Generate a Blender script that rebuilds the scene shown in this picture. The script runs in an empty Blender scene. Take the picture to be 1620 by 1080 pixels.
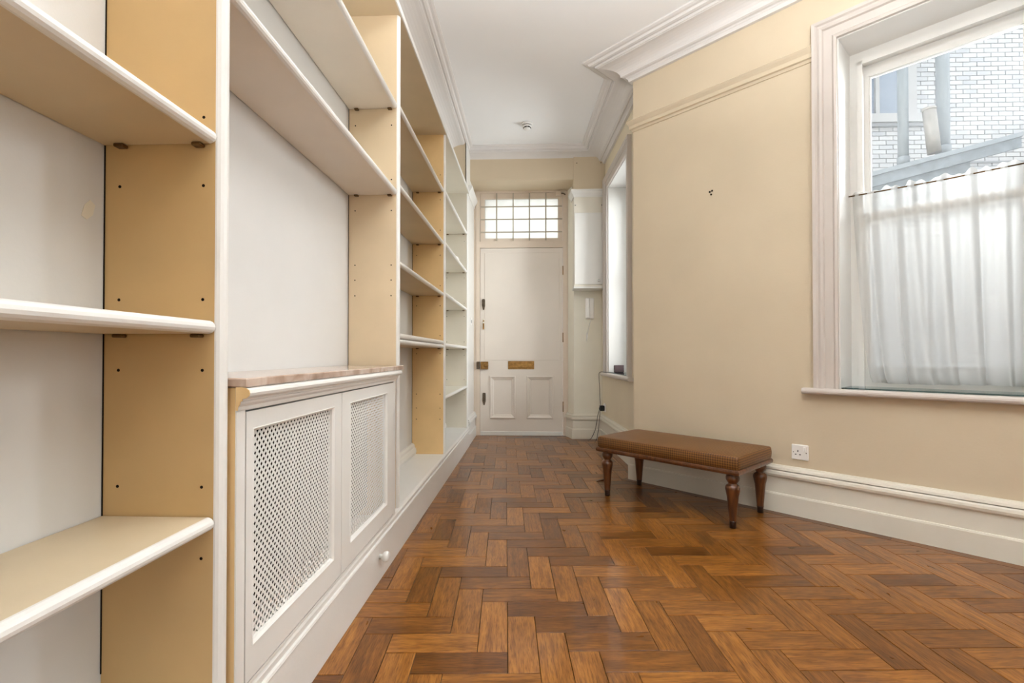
import bpy, math, random
from mathutils import Vector, Matrix
random.seed(7)
S = bpy.context.scene
COL = S.collection

# ------------------------------------------------------------------ camera
CAM_H = 0.9
cd = bpy.data.cameras.new('camera'); cam = bpy.data.objects.new('camera', cd); COL.objects.link(cam)
cd.sensor_width = 36.0; cd.sensor_fit = 'HORIZONTAL'; cd.lens = 765.0/1620.0*36.0
cd.shift_y = 14.0/1620.0; cd.clip_start = 0.02; cd.clip_end = 200
cam.location = (0, 0, CAM_H)
cam.rotation_euler = (math.radians(90.57), 0, math.radians(2.14))
S.camera = cam

# ------------------------------------------------------------------ world, lights, exposure
WORLD_STRENGTH = 1.45
w = bpy.data.worlds.new('sky'); S.world = w; w.use_nodes = True
bg = w.node_tree.nodes['Background']; bg.inputs[0].default_value = (1.0, 1.0, 1.0, 1); bg.inputs[1].default_value = WORLD_STRENGTH
S.view_settings.view_transform = 'Standard'; S.view_settings.look = 'None'
S.view_settings.exposure = 0.82; S.view_settings.gamma = 1.0; S.view_settings.use_curve_mapping = False

def area(name, loc, target, sx, sy, power, color=(1, 1, 1)):
    l = bpy.data.lights.new(name, 'AREA'); l.shape = 'RECTANGLE'; l.size = sx; l.size_y = sy; l.energy = power; l.color = color
    o = bpy.data.objects.new(name, l); COL.objects.link(o); o.location = loc
    o.rotation_euler = (Vector(target)-Vector(loc)).to_track_quat('-Z', 'Y').to_euler()
    return o
# fill lamps outside the made-up windows behind the camera, added to brighten the room
area('fill_right', (3.9, -0.9, 1.2), (0.4, 0.2, 1.9), 2.4, 1.7, 8, (0.95, 0.98, 1.0))
area('fill_rear', (0.4, -6.0, 1.5), (0.3, 0, 2.6), 2.2, 1.9, 40, (1.0, 0.93, 0.82))
# added unseen lamps standing in for daylight through the far and near windows
area('fill_far_window', (1.9, 4.5, 1.75), (0.2, 4.35, 1.7), 1.3, 2.2, 68, (0.97, 0.99, 1.0))  # lamp added outside the far window to brighten the hall
area('fill_added_window', (3.23, 2.12, 1.8), (2.35, 1.24, 1.7), 1.0, 1.8, 8, (0.97, 0.99, 1.0))  # fill lamp behind the added window of the angled wall
area('fill_near_window', (3.30, 2.80, 2.45), (1.8, 2.35, 1.85), 0.8, 1.2, 60, (0.97, 0.99, 1.0))  # lamp added out of view, shining through the near window onto the bookcase

# ------------------------------------------------------------------ materials
def lin(c):
    return tuple(((v/255)/12.92 if v/255 <= 0.04045 else ((v/255+0.055)/1.055)**2.4) for v in c)
def newmat(name):
    m = bpy.data.materials.new(name); m.use_nodes = True
    nt = m.node_tree; b = nt.nodes['Principled BSDF']; return m, nt, b
def paint(name, rgb, rough=0.5, var=0.04, bump=0.02, scale=6.0, spec=0.4, coat=0.0):
    m, nt, b = newmat(name); N = nt.nodes; L = nt.links
    c = lin(rgb)
    tc = N.new('ShaderNodeTexCoord')
    n = N.new('ShaderNodeTexNoise'); n.inputs['Scale'].default_value = scale; n.inputs['Detail'].default_value = 5
    L.new(tc.outputs['Object'], n.inputs['Vector'])
    r = N.new('ShaderNodeValToRGB'); r.color_ramp.elements[0].position = 0.3; r.color_ramp.elements[1].position = 0.7
    r.color_ramp.elements[0].color = (*[v*(1-var) for v in c], 1); r.color_ramp.elements[1].color = (*[min(1, v*(1+var)) for v in c], 1)
    L.new(n.outputs['Fac'], r.inputs['Fac']); L.new(r.outputs['Color'], b.inputs['Base Color'])
    b.inputs['Roughness'].default_value = rough; b.inputs['Specular IOR Level'].default_value = spec
    b.inputs['Coat Weight'].default_value = coat
    if bump:
        n2 = N.new('ShaderNodeTexNoise'); n2.inputs['Scale'].default_value = 90; n2.inputs['Detail'].default_value = 3
        L.new(tc.outputs['Object'], n2.inputs['Vector'])
        bp = N.new('ShaderNodeBump'); bp.inputs['Strength'].default_value = bump; bp.inputs['Distance'].default_value = 0.01
        L.new(n2.outputs['Fac'], bp.inputs['Height']); L.new(bp.outputs['Normal'], b.inputs['Normal'])
    return m
def metal(name, rgb, rough=0.35, var=0.3):
    m = paint(name, rgb, rough, var, 0.03, 40); m.node_tree.nodes['Principled BSDF'].inputs['Metallic'].default_value = 0.9
    return m
M = {}
M['wall'] = paint('cream_wall_paint', (212, 195, 168), 0.75, 0.03, 0.05, 2.5, 0.25)
M['ceiling'] = paint('ceiling_paint', (244, 243, 242), 0.8, 0.01, 0.02, 2, 0.2)
M['cornice'] = paint('cornice_paint', (224, 219, 215), 0.7, 0.01, 0.02, 3, 0.25)
M['casing'] = paint('casing_paint', (202, 192, 183), 0.4, 0.02, 0.03, 5, 0.4)
M['white'] = paint('white_gloss_paint', (228, 225, 219), 0.35, 0.015, 0.03, 5, 0.45)
M['offwhite'] = paint('cream_white_paint', (226, 219, 204), 0.4, 0.02, 0.03, 5, 0.4)
M['tan'] = paint('cream_warm_shade', (228, 193, 138), 0.4, 0.04, 0.02, 7, 0.4)  # cream paint with the warm shade of its place put into the colour
M['palecream'] = paint('cream_chip_and_daylit', (226, 219, 202), 0.45, 0.02, 0.02, 6, 0.4)  # paint chip colour; in the last bay, cream with daylight painted in
M['barpaint'] = paint('grille_bar_paint', (176, 166, 148), 0.5, 0.04, 0.03, 8, 0.3)
M['palewall'] = paint('pale_cream_wall_paint', (228, 215, 190), 0.7, 0.03, 0.05, 2.5, 0.25)
M['palepier'] = paint('pale_pier_paint', (234, 228, 212), 0.6, 0.03, 0.03, 4, 0.3)
M['shelflit'] = paint('shelf_cream_daylit', (232, 224, 212), 0.4, 0.03, 0.02, 5, 0.4)  # same cream on the second bay's shelves, daylight mixed into the tone
M['shelfshade'] = paint('shelf_cream_shade', (208, 189, 157), 0.4, 0.04, 0.02, 5, 0.4)  # same cream on shelves and top boards, shade mixed into the tone
M['shadetan'] = paint('cream_deep_shade', (206, 172, 120), 0.4, 0.04, 0.02, 7, 0.4)  # same cream, deeper shade painted in for the nearest upright
M['littan'] = paint('cream_half_lit', (222, 200, 166), 0.4, 0.03, 0.02, 7, 0.4)  # same cream, lightened for the daylight on the third upright
M['backwall'] = paint('pale_wall_paint', (216, 214, 210), 0.6, 0.03, 0.03, 3, 0.3)
M['doorpaint'] = paint('door_paint', (224, 214, 202), 0.4, 0.02, 0.04, 4, 0.4)
M['framepaint'] = paint('door_frame_paint', (220, 204, 186), 0.45, 0.03, 0.04, 5, 0.4)
M['dark'] = paint('dark_gap_and_shade', (40, 30, 22), 0.9, 0.1, 0, 10, 0.1)
M['hole'] = paint('peg_hole_dark', (30, 20, 12), 0.9, 0.1, 0, 10, 0.1)
M['brass'] = metal('old_brass', (142, 108, 62), 0.35)
M['darkmetal'] = metal('dark_iron', (96, 84, 70), 0.5)
M['peg'] = metal('bronze_peg', (110, 84, 52), 0.4)
M['chrome'] = metal('chrome', (200, 200, 198), 0.2, 0.05)
M['plastic'] = paint('white_plastic', (246, 243, 238), 0.3, 0.01, 0, 5, 0.5)
M['black'] = paint('black_plastic', (22, 22, 24), 0.4, 0.1, 0, 10, 0.4)
M['grey'] = paint('grey_plastic', (120, 118, 116), 0.4, 0.05, 0, 10, 0.4)
M['device'] = paint('dark_device', (74, 58, 58), 0.25, 0.2, 0, 12, 0.5)
M['extwhite'] = paint('outdoor_white_paint', (150, 150, 149), 0.6, 0.03, 0.03, 4, 0.3)
M['pipe'] = paint('blue_grey_pipe_paint', (120, 127, 131), 0.5, 0.08, 0.03, 8, 0.4)
M['canopy'] = paint('blue_grey_weathered_lead', (114, 121, 126), 0.6, 0.18, 0.2, 9, 0.3)
M['claypost'] = paint('weathered_pipe', (134, 130, 124), 0.6, 0.12, 0.1, 12, 0.3)
M['ground'] = paint('courtyard_paving', (205, 203, 198), 0.8, 0.1, 0.1, 3, 0.2)
M['mortar'] = paint('white_mortar', (130, 132, 134), 0.8, 0.05, 0.1, 10, 0.2)
M['bluepane'] = paint('dark_outdoor_glass', (112, 122, 134), 0.15, 0.05, 0, 2, 0.6)

def brickmat():
    m, nt, b = newmat('white_glazed_brick'); N = nt.nodes; L = nt.links
    oi = N.new('ShaderNodeObjectInfo'); g = N.new('ShaderNodeNewGeometry')
    a = N.new('ShaderNodeMath'); a.operation = 'ADD'; L.new(oi.outputs['Random'], a.inputs[0]); L.new(g.outputs['Random Per Island'], a.inputs[1])
    fr = N.new('ShaderNodeMath'); fr.operation = 'FRACT'; L.new(a.outputs[0], fr.inputs[0])
    r = N.new('ShaderNodeValToRGB'); r.color_ramp.elements[0].color = (*lin((146, 148, 150)), 1); r.color_ramp.elements[1].color = (*lin((164, 164, 163)), 1)
    L.new(fr.outputs[0], r.inputs['Fac']); L.new(r.outputs['Color'], b.inputs['Base Color']); b.inputs['Roughness'].default_value = 0.45
    return m
M['brick'] = brickmat()

def parquet(name, dark, light, rough=0.3):
    m, nt, b = newmat(name); N = nt.nodes; L = nt.links
    oi = N.new('ShaderNodeObjectInfo'); g = N.new('ShaderNodeNewGeometry')
    a = N.new('ShaderNodeMath'); a.operation = 'ADD'; L.new(oi.outputs['Random'], a.inputs[0]); L.new(g.outputs['Random Per Island'], a.inputs[1])
    fr = N.new('ShaderNodeMath'); fr.operation = 'FRACT'; L.new(a.outputs[0], fr.inputs[0])
    uv = N.new('ShaderNodeUVMap')
    off = N.new('ShaderNodeVectorMath'); off.operation = 'MULTIPLY_ADD'
    cx = N.new('ShaderNodeCombineXYZ')
    for i in range(3): L.new(fr.outputs[0], cx.inputs[i])
    L.new(cx.outputs[0], off.inputs[0]); off.inputs[1].default_value = (13.7, 29.3, 51.1); L.new(uv.outputs[0], off.inputs[2])
    mp = N.new('ShaderNodeMapping'); mp.inputs['Scale'].default_value = (5, 46, 1); L.new(off.outputs[0], mp.inputs['Vector'])
    n1 = N.new('ShaderNodeTexNoise'); n1.inputs['Scale'].default_value = 1.6; n1.inputs['Detail'].default_value = 8; n1.inputs['Distortion'].default_value = 0.9
    L.new(mp.outputs[0], n1.inputs['Vector'])
    mp2 = N.new('ShaderNodeMapping'); mp2.inputs['Scale'].default_value = (3.5, 9, 1); L.new(off.outputs[0], mp2.inputs['Vector'])
    n2 = N.new('ShaderNodeTexNoise'); n2.inputs['Scale'].default_value = 2.2; n2.inputs['Detail'].default_value = 4; L.new(mp2.outputs[0], n2.inputs['Vector'])
    mp3 = N.new('ShaderNodeMapping'); mp3.inputs['Scale'].default_value = (14, 190, 1); L.new(off.outputs[0], mp3.inputs['Vector'])
    n3 = N.new('ShaderNodeTexNoise'); n3.inputs['Scale'].default_value = 2; n3.inputs['Detail'].default_value = 3; L.new(mp3.outputs[0], n3.inputs['Vector'])
    # base tone per block
    r = N.new('ShaderNodeValToRGB'); r.color_ramp.elements[0].color = (*dark, 1); r.color_ramp.elements[1].color = (*light, 1)
    e = r.color_ramp.elements.new(0.5); e.color = (*[(p+q)/2*1.04 for p, q in zip(dark, light)], 1)
    L.new(fr.outputs[0], r.inputs['Fac'])
    # grain multiply
    r1 = N.new('ShaderNodeValToRGB'); r1.color_ramp.elements[0].position = 0.3; r1.color_ramp.elements[1].position = 0.72
    r1.color_ramp.elements[0].color = (0.5, 0.42, 0.36, 1); r1.color_ramp.elements[1].color = (1.2, 1.18, 1.12, 1)
    L.new(n1.outputs['Fac'], r1.inputs['Fac'])
    m1 = N.new('ShaderNodeMix'); m1.data_type = 'RGBA'; m1.blend_type = 'MULTIPLY'; m1.inputs['Factor'].default_value = 0.85
    L.new(r.outputs['Color'], m1.inputs[6]); L.new(r1.outputs['Color'], m1.inputs[7])
    r2 = N.new('ShaderNodeValToRGB'); r2.color_ramp.elements[0].position = 0.32; r2.color_ramp.elements[1].position = 0.62
    r2.color_ramp.elements[0].color = (0.62, 0.56, 0.5, 1); r2.color_ramp.elements[1].color = (1.08, 1.06, 1.04, 1)
    L.new(n2.outputs['Fac'], r2.inputs['Fac'])
    m2 = N.new('ShaderNodeMix'); m2.data_type = 'RGBA'; m2.blend_type = 'MULTIPLY'; m2.inputs['Factor'].default_value = 0.7
    L.new(m1.outputs[2], m2.inputs[6]); L.new(r2.outputs['Color'], m2.inputs[7])
    r3 = N.new('ShaderNodeValToRGB'); r3.color_ramp.elements[0].position = 0.34; r3.color_ramp.elements[1].position = 0.5
    r3.color_ramp.elements[0].color = (0.55, 0.5, 0.46, 1); r3.color_ramp.elements[1].color = (1, 1, 1, 1)
    L.new(n3.outputs['Fac'], r3.inputs['Fac'])
    m3 = N.new('ShaderNodeMix'); m3.data_type = 'RGBA'; m3.blend_type = 'MULTIPLY'; m3.inputs['Factor'].default_value = 0.85
    L.new(m2.outputs[2], m3.inputs[6]); L.new(r3.outputs['Color'], m3.inputs[7])
    L.new(m3.outputs[2], b.inputs['Base Color'])
    rr = N.new('ShaderNodeMapRange'); rr.inputs['To Min'].default_value = rough*0.75; rr.inputs['To Max'].default_value = rough*1.35
    L.new(n2.outputs['Fac'], rr.inputs['Value']); L.new(rr.outputs[0], b.inputs['Roughness'])
    bp = N.new('ShaderNodeBump'); bp.inputs['Strength'].default_value = 0.12; bp.inputs['Distance'].default_value = 0.002
    L.new(n1.outputs['Fac'], bp.inputs['Height']); L.new(bp.outputs['Normal'], b.inputs['Normal'])
    b.inputs['Specular IOR Level'].default_value = 0.2
    b.inputs['Coat Weight'].default_value = 0.42; b.inputs['Coat Roughness'].default_value = 0.09
    return m
M['parquet'] = parquet('oak_parquet', (0.165, 0.060, 0.010), (0.400, 0.168, 0.034))
M['borderwood'] = parquet('oak_border', (0.15, 0.06, 0.014), (0.24, 0.10, 0.028), 0.35)

def woodmat(name, c0, c1, rough=0.3):
    m, nt, b = newmat(name); N = nt.nodes; L = nt.links
    tc = N.new('ShaderNodeTexCoord'); mp = N.new('ShaderNodeMapping'); mp.inputs['Scale'].default_value = (40, 40, 4)
    L.new(tc.outputs['Object'], mp.inputs['Vector'])
    n = N.new('ShaderNodeTexNoise'); n.inputs['Scale'].default_value = 2; n.inputs['Detail'].default_value = 5; L.new(mp.outputs[0], n.inputs['Vector'])
    r = N.new('ShaderNodeValToRGB'); r.color_ramp.elements[0].color = (*lin(c0), 1); r.color_ramp.elements[1].color = (*lin(c1), 1)
    r.color_ramp.elements[0].position = 0.3; r.color_ramp.elements[1].position = 0.7
    L.new(n.outputs['Fac'], r.inputs['Fac']); L.new(r.outputs['Color'], b.inputs['Base Color']); b.inputs['Roughness'].default_value = rough
    b.inputs['Coat Weight'].default_value = 0.3; b.inputs['Coat Roughness'].default_value = 0.15
    return m
M['walnut'] = woodmat('bench_walnut', (68, 37, 18), (112, 66, 32), 0.3)
M['capwood'] = woodmat('dark_foot', (38, 22, 16), (56, 34, 24), 0.35)

def leather():
    m, nt, b = newmat('patterned_brown_leatherette'); N = nt.nodes; L = nt.links
    uv = N.new('ShaderNodeUVMap'); mp = N.new('ShaderNodeMapping'); mp.inputs['Rotation'].default_value = (0, 0, math.radians(45)); mp.inputs['Scale'].default_value = (110, 110, 110)
    L.new(uv.outputs[0], mp.inputs['Vector'])
    ck = N.new('ShaderNodeTexChecker'); ck.inputs['Scale'].default_value = 1.0
    ck.inputs['Color1'].default_value = (*lin((132, 88, 40)), 1); ck.inputs['Color2'].default_value = (*lin((86, 52, 22)), 1)
    L.new(mp.outputs[0], ck.inputs['Vector'])
    L.new(ck.outputs['Color'], b.inputs['Base Color']); b.inputs['Roughness'].default_value = 0.42
    bp = N.new('ShaderNodeBump'); bp.inputs['Strength'].default_value = 0.25; bp.inputs['Distance'].default_value = 0.002
    L.new(ck.outputs['Fac'], bp.inputs['Height']); L.new(bp.outputs['Normal'], b.inputs['Normal'])
    return m
M['leather'] = leather()

def marble():
    m, nt, b = newmat('pinkish_brown_marble'); N = nt.nodes; L = nt.links
    tc = N.new('ShaderNodeTexCoord')
    n = N.new('ShaderNodeTexNoise'); n.inputs['Scale'].default_value = 9; n.inputs['Detail'].default_value = 8; n.inputs['Distortion'].default_value = 1.2
    L.new(tc.outputs['Object'], n.inputs['Vector'])
    r = N.new('ShaderNodeValToRGB'); e = r.color_ramp.elements
    e[0].position = 0.3; e[0].color = (*lin((150, 122, 104)), 1); e[1].position = 0.72; e[1].color = (*lin((214, 198, 184)), 1)
    x = e.new(0.5); x.color = (*lin((186, 162, 144)), 1)
    L.new(n.outputs['Fac'], r.inputs['Fac']); L.new(r.outputs['Color'], b.inputs['Base Color']); b.inputs['Roughness'].default_value = 0.12
    return m
M['marble'] = marble()

def glassmat(name, tint=(1, 1, 1), refl=0.06):
    m = bpy.data.materials.new(name); m.use_nodes = True; nt = m.node_tree; N = nt.nodes; L = nt.links
    N.clear(); o = N.new('ShaderNodeOutputMaterial'); mx = N.new('ShaderNodeMixShader'); t = N.new('ShaderNodeBsdfTransparent'); g = N.new('ShaderNodeBsdfGlossy')
    t.inputs['Color'].default_value = (*tint, 1); g.inputs['Roughness'].default_value = 0.03
    f = N.new('ShaderNodeFresnel'); f.inputs['IOR'].default_value = 1.45
    L.new(f.outputs[0], mx.inputs[0]); L.new(t.outputs[0], mx.inputs[1]); L.new(g.outputs[0], mx.inputs[2]); L.new(mx.outputs[0], o.inputs[0])
    return m
M['glass'] = glassmat('window_glass', (0.96, 0.98, 0.99))
M['shelfglass'] = glassmat('greenish_glass', (0.72, 0.88, 0.9))
def dustyglass():
    m = glassmat('dusty_window_glass', (0.95, 0.975, 0.99)); nt = m.node_tree; N = nt.nodes; L = nt.links
    out = [n for n in N if n.type == 'OUTPUT_MATERIAL'][0]; mx = [n for n in N if n.type == 'MIX_SHADER'][0]
    d = N.new('ShaderNodeBsdfTranslucent'); d.inputs['Color'].default_value = (0.85, 0.9, 0.95, 1)
    m2 = N.new('ShaderNodeMixShader'); n = N.new('ShaderNodeTexNoise'); n.inputs['Scale'].default_value = 4; n.inputs['Detail'].default_value = 8
    tc = N.new('ShaderNodeTexCoord'); L.new(tc.outputs['Object'], n.inputs['Vector'])
    r = N.new('ShaderNodeMapRange'); r.inputs['From Min'].default_value = 0.35; r.inputs['From Max'].default_value = 0.75; r.inputs['To Min'].default_value = 0.0; r.inputs['To Max'].default_value = 0.015
    L.new(n.outputs['Fac'], r.inputs['Value']); L.new(r.outputs[0], m2.inputs[0]); L.new(mx.outputs[0], m2.inputs[1]); L.new(d.outputs[0], m2.inputs[2]); L.new(m2.outputs[0], out.inputs[0])
    return m
M['dustyglass'] = dustyglass()
def frosted():
    m = bpy.data.materials.new('frosted_glass'); m.use_nodes = True; nt = m.node_tree; N = nt.nodes; L = nt.links
    N.clear(); o = N.new('ShaderNodeOutputMaterial'); mx = N.new('ShaderNodeMixShader'); t = N.new('ShaderNodeBsdfTranslucent'); d = N.new('ShaderNodeBsdfGlossy')
    d.inputs['Roughness'].default_value = 0.25
    n = N.new('ShaderNodeTexNoise'); n.inputs['Scale'].default_value = 9; n.inputs['Detail'].default_value = 3; tc = N.new('ShaderNodeTexCoord'); L.new(tc.outputs['Object'], n.inputs['Vector'])
    r = N.new('ShaderNodeValToRGB'); r.color_ramp.elements[0].color = (0.74, 0.77, 0.76, 1); r.color_ramp.elements[1].color = (0.90, 0.91, 0.90, 1)
    L.new(n.outputs['Fac'], r.inputs['Fac']); L.new(r.outputs['Color'], t.inputs['Color'])
    mx.inputs[0].default_value = 0.06; L.new(t.outputs[0], mx.inputs[1]); L.new(d.outputs[0], mx.inputs[2]); L.new(mx.outputs[0], o.inputs[0])
    return m
M['frosted'] = frosted()
def sheer():
    m = bpy.data.materials.new('sheer_white_voile'); m.use_nodes = True; nt = m.node_tree; N = nt.nodes; L = nt.links
    N.clear(); o = N.new('ShaderNodeOutputMaterial'); mx = N.new('ShaderNodeMixShader'); mx2 = N.new('ShaderNodeMixShader')
    t = N.new('ShaderNodeBsdfTranslucent'); d = N.new('ShaderNodeBsdfDiffuse'); tr = N.new('ShaderNodeBsdfTransparent')
    t.inputs['Color'].default_value = (0.76, 0.75, 0.725, 1); d.inputs['Color'].default_value = (0.76, 0.75, 0.73, 1)
    mx.inputs[0].default_value = 0.35; L.new(t.outputs[0], mx.inputs[1]); L.new(d.outputs[0], mx.inputs[2])
    mx2.inputs[0].default_value = 0.34; L.new(mx.outputs[0], mx2.inputs[1]); L.new(tr.outputs[0], mx2.inputs[2]); L.new(mx2.outputs[0], o.inputs[0])
    return m
M['sheer'] = sheer()

# ------------------------------------------------------------------ mesh helpers
class MB:
    def __init__(s): s.v = []; s.f = []; s.smooth = []
    def add(s, vs, fs, sm=False):
        o = len(s.v); s.v += [tuple(p) for p in vs]; s.f += [tuple(i+o for i in f) for f in fs]; s.smooth += [sm]*len(fs); return s
    def box(s, x0, x1, y0, y1, z0, z1):
        vs = [(x0, y0, z0), (x1, y0, z0), (x1, y1, z0), (x0, y1, z0), (x0, y0, z1), (x1, y0, z1), (x1, y1, z1), (x0, y1, z1)]
        return s.add(vs, [(0, 3, 2, 1), (4, 5, 6, 7), (0, 1, 5, 4), (1, 2, 6, 5), (2, 3, 7, 6), (3, 0, 4, 7)])
    def cbox(s, x0, x1, y0, y1, z0, z1, c=0.003):
        # chamfered box (all edges)
        xs, ys, zs = (x0, x1), (y0, y1), (z0, z1); idx = {}; vs = []
        for i in (0, 1):
            for j in (0, 1):
                for k in (0, 1):
                    sx, sy, sz = (1, -1)[i]*c, (1, -1)[j]*c, (1, -1)[k]*c
                    for ax in range(3):
                        p = [xs[i]+sx, ys[j]+sy, zs[k]+sz]; p[ax] = (xs[i], ys[j], zs[k])[ax]
                        idx[(i, j, k, ax)] = len(vs); vs.append(tuple(p))
        fs = []
        for ax in range(3):
            a, b = [q for q in range(3) if q != ax]
            for e in (0, 1):
                q = []
                for (u, v) in ((0, 0), (1, 0), (1, 1), (0, 1)):
                    key = [0, 0, 0]; key[ax] = e; key[a] = u; key[b] = v; q.append(idx[(*key, ax)])
                fs.append(tuple(q))
        for ax in range(3):   # edges along ax
            a, b = [q for q in range(3) if q != ax]
            for u in (0, 1):
                for v in (0, 1):
                    k0 = [0, 0, 0]; k0[a] = u; k0[b] = v; k1 = list(k0); k1[ax] = 1
                    fs.append((idx[(*k0, a)], idx[(*k1, a)], idx[(*k1, b)], idx[(*k0, b)]))
        for i in (0, 1):
            for j in (0, 1):
                for k in (0, 1): fs.append((idx[(i, j, k, 0)], idx[(i, j, k, 1)], idx[(i, j, k, 2)]))
        return s.add(vs, fs)
    def prism(s, poly, z0, z1):           # vertical prism from an XY polygon
        n = len(poly); vs = [(x, y, z0) for x, y in poly]+[(x, y, z1) for x, y in poly]
        return s.add(vs, [tuple(range(n))[::-1], tuple(range(n, 2*n))]+[(i, (i+1) % n, n+(i+1) % n, n+i) for i in range(n)])
    def prism_y(s, prof, y0, y1, sm=False):         # profile in (x,z) extruded along y
        n = len(prof); vs = [(x, y0, z) for x, z in prof]+[(x, y1, z) for x, z in prof]
        s.add(vs, [(i, (i+1) % n, n+(i+1) % n, n+i) for i in range(n)], sm)
        return s.add([], []) if False else s.add(vs, [tuple(range(n))[::-1], tuple(range(n, 2*n))])
    def prism_x(s, prof, x0, x1):         # profile in (y,z) extruded along x
        n = len(prof); vs = [(x0, y, z) for y, z in prof]+[(x1, y, z) for y, z in prof]
        return s.add(vs, [(i, (i+1) % n, n+(i+1) % n, n+i) for i in range(n)]+[tuple(range(n))[::-1], tuple(range(n, 2*n))])
    def lathe(s, prof, seg=20, cx=0, cy=0, cz=0, axis='z'):
        vs = []; fs = []
        for (r, h) in prof:
            for k in range(seg):
                a = 2*math.pi*k/seg; p = (r*math.cos(a), r*math.sin(a), h)
                if axis == 'y': p = (p[0], p[2], p[1])
                if axis == 'x': p = (p[2], p[0], p[1])
                vs.append((cx+p[0], cy+p[1], cz+p[2]))
        for i in range(len(prof)-1):
            for k in range(seg): fs.append((i*seg+k, i*seg+(k+1) % seg, (i+1)*seg+(k+1) % seg, (i+1)*seg+k))
        s.add(vs, fs, True)
        n = len(prof)
        return s.add([vs[k] for k in range(seg)]+[vs[(n-1)*seg+k] for k in range(seg)], [tuple(range(seg))[::-1], tuple(range(seg, 2*seg))])
    def tube(s, pts, r, seg=8):
        pts = [Vector(p) for p in pts]; vs = []; fs = []
        for i, p in enumerate(pts):
            t = (pts[min(i+1, len(pts)-1)]-pts[max(i-1, 0)]).normalized()
            up = Vector((0, 0, 1)) if abs(t.z) < 0.9 else Vector((1, 0, 0)); a = t.cross(up).normalized(); b = t.cross(a)
            rr = r[i] if isinstance(r, (list, tuple)) else r
            for k in range(seg):
                th = 2*math.pi*k/seg; q = p+a*(rr*math.cos(th))+b*(rr*math.sin(th)); vs.append(tuple(q))
        for i in range(len(pts)-1):
            for k in range(seg): fs.append((i*seg+k, i*seg+(k+1) % seg, (i+1)*seg+(k+1) % seg, (i+1)*seg+k))
        n = len(pts)
        s.add(vs, fs, True)
        return s.add(vs[:seg]+vs[(n-1)*seg:], [tuple(range(seg))[::-1], tuple(range(seg, 2*seg))])
    def sweep(s, path, prof, side=1, closed_prof=True):
        # profile (t,z): t = distance from the wall line into the room (side=+1 left of the path direction)
        P = [Vector((x, y)) for x, y in path]; n = len(P); m = len(prof); vs = []; fs = []
        nr = []
        for i in range(n-1):
            d = (P[i+1]-P[i]).normalized(); nr.append(Vector((-d.y, d.x))*side)
        for i in range(n):
            if i == 0: mm = nr[0]
            elif i == n-1: mm = nr[-1]
            else: mm = (nr[i-1]+nr[i])/(1+nr[i-1].dot(nr[i]))
            for t, z in prof: q = P[i]+mm*t; vs.append((q.x, q.y, z))
        for i in range(n-1):
            for k in range(m if closed_prof else m-1): fs.append((i*m+k, i*m+(k+1) % m, (i+1)*m+(k+1) % m, (i+1)*m+k))
        fs += [tuple(range(m))[::-1], tuple(range((n-1)*m, n*m))]
        return s.add(vs, fs)
    def xf(s, mat):
        s.v = [tuple(mat @ Vector(p)) for p in s.v]; return s
    def mesh(s, name):
        me = bpy.data.meshes.new(name); me.from_pydata(s.v, [], s.f)
        for p, q in zip(me.polygons, s.smooth): p.use_smooth = q
        import bmesh
        bm = bmesh.new(); bm.from_mesh(me); bmesh.ops.remove_doubles(bm, verts=bm.verts, dist=1e-6) if any(s.smooth) else None
        bmesh.ops.recalc_face_normals(bm, faces=bm.faces); bm.to_mesh(me); bm.free()
        return me
    def build(s, name, mat, parent=None, **k):
        me = s.mesh(name); me.materials.append(M[mat] if isinstance(mat, str) else mat)
        o = bpy.data.objects.new(name, me); COL.objects.link(o)
        if parent is not None: o.parent = parent
        return tag(o, **k)
def tag(o, label=None, cat=None, group=None, kind=None):
    if label: o['label'] = label
    if cat: o['category'] = cat
    if group: o['group'] = group
    if kind: o['kind'] = kind
    return o
def empty(name, loc=(0, 0, 0), rz=0, **k):
    o = bpy.data.objects.new(name, None); COL.objects.link(o); o.location = loc; o.rotation_euler = (0, 0, rz); o.empty_display_size = 0.1
    return tag(o, **k)
def frame_matrix(origin, d, n):
    # local x = along wall, local y = into the room, local z = up
    return Matrix(((d[0], n[0], 0, origin[0]), (d[1], n[1], 0, origin[1]), (0, 0, 1, 0), (0, 0, 0, 1)))

# ------------------------------------------------------------------ plan of the place (metres; camera at the origin, looking along +Y)
CEIL = 3.05
XW = -0.85                                   # left wall
AO = Vector((0.726, 3.583)); AD = Vector((0.704, -0.71)).normalized(); AN = Vector((AD.y, -AD.x))   # angled wall
CORNER = AO+AD*0.04
AEND = AO+AD*3.23
RO = Vector((0.848, 3.65)); RE = Vector((0.78-0.833, 1.2)).normalized(); RN = Vector((-RE.y, RE.x))  # wall with the far window
if RN.x > 0: RN = -RN
MA = frame_matrix(AO, AD, AN)
MR = frame_matrix(RO, RE, RN)
YD = 5.436                                   # face of the front door

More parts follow.
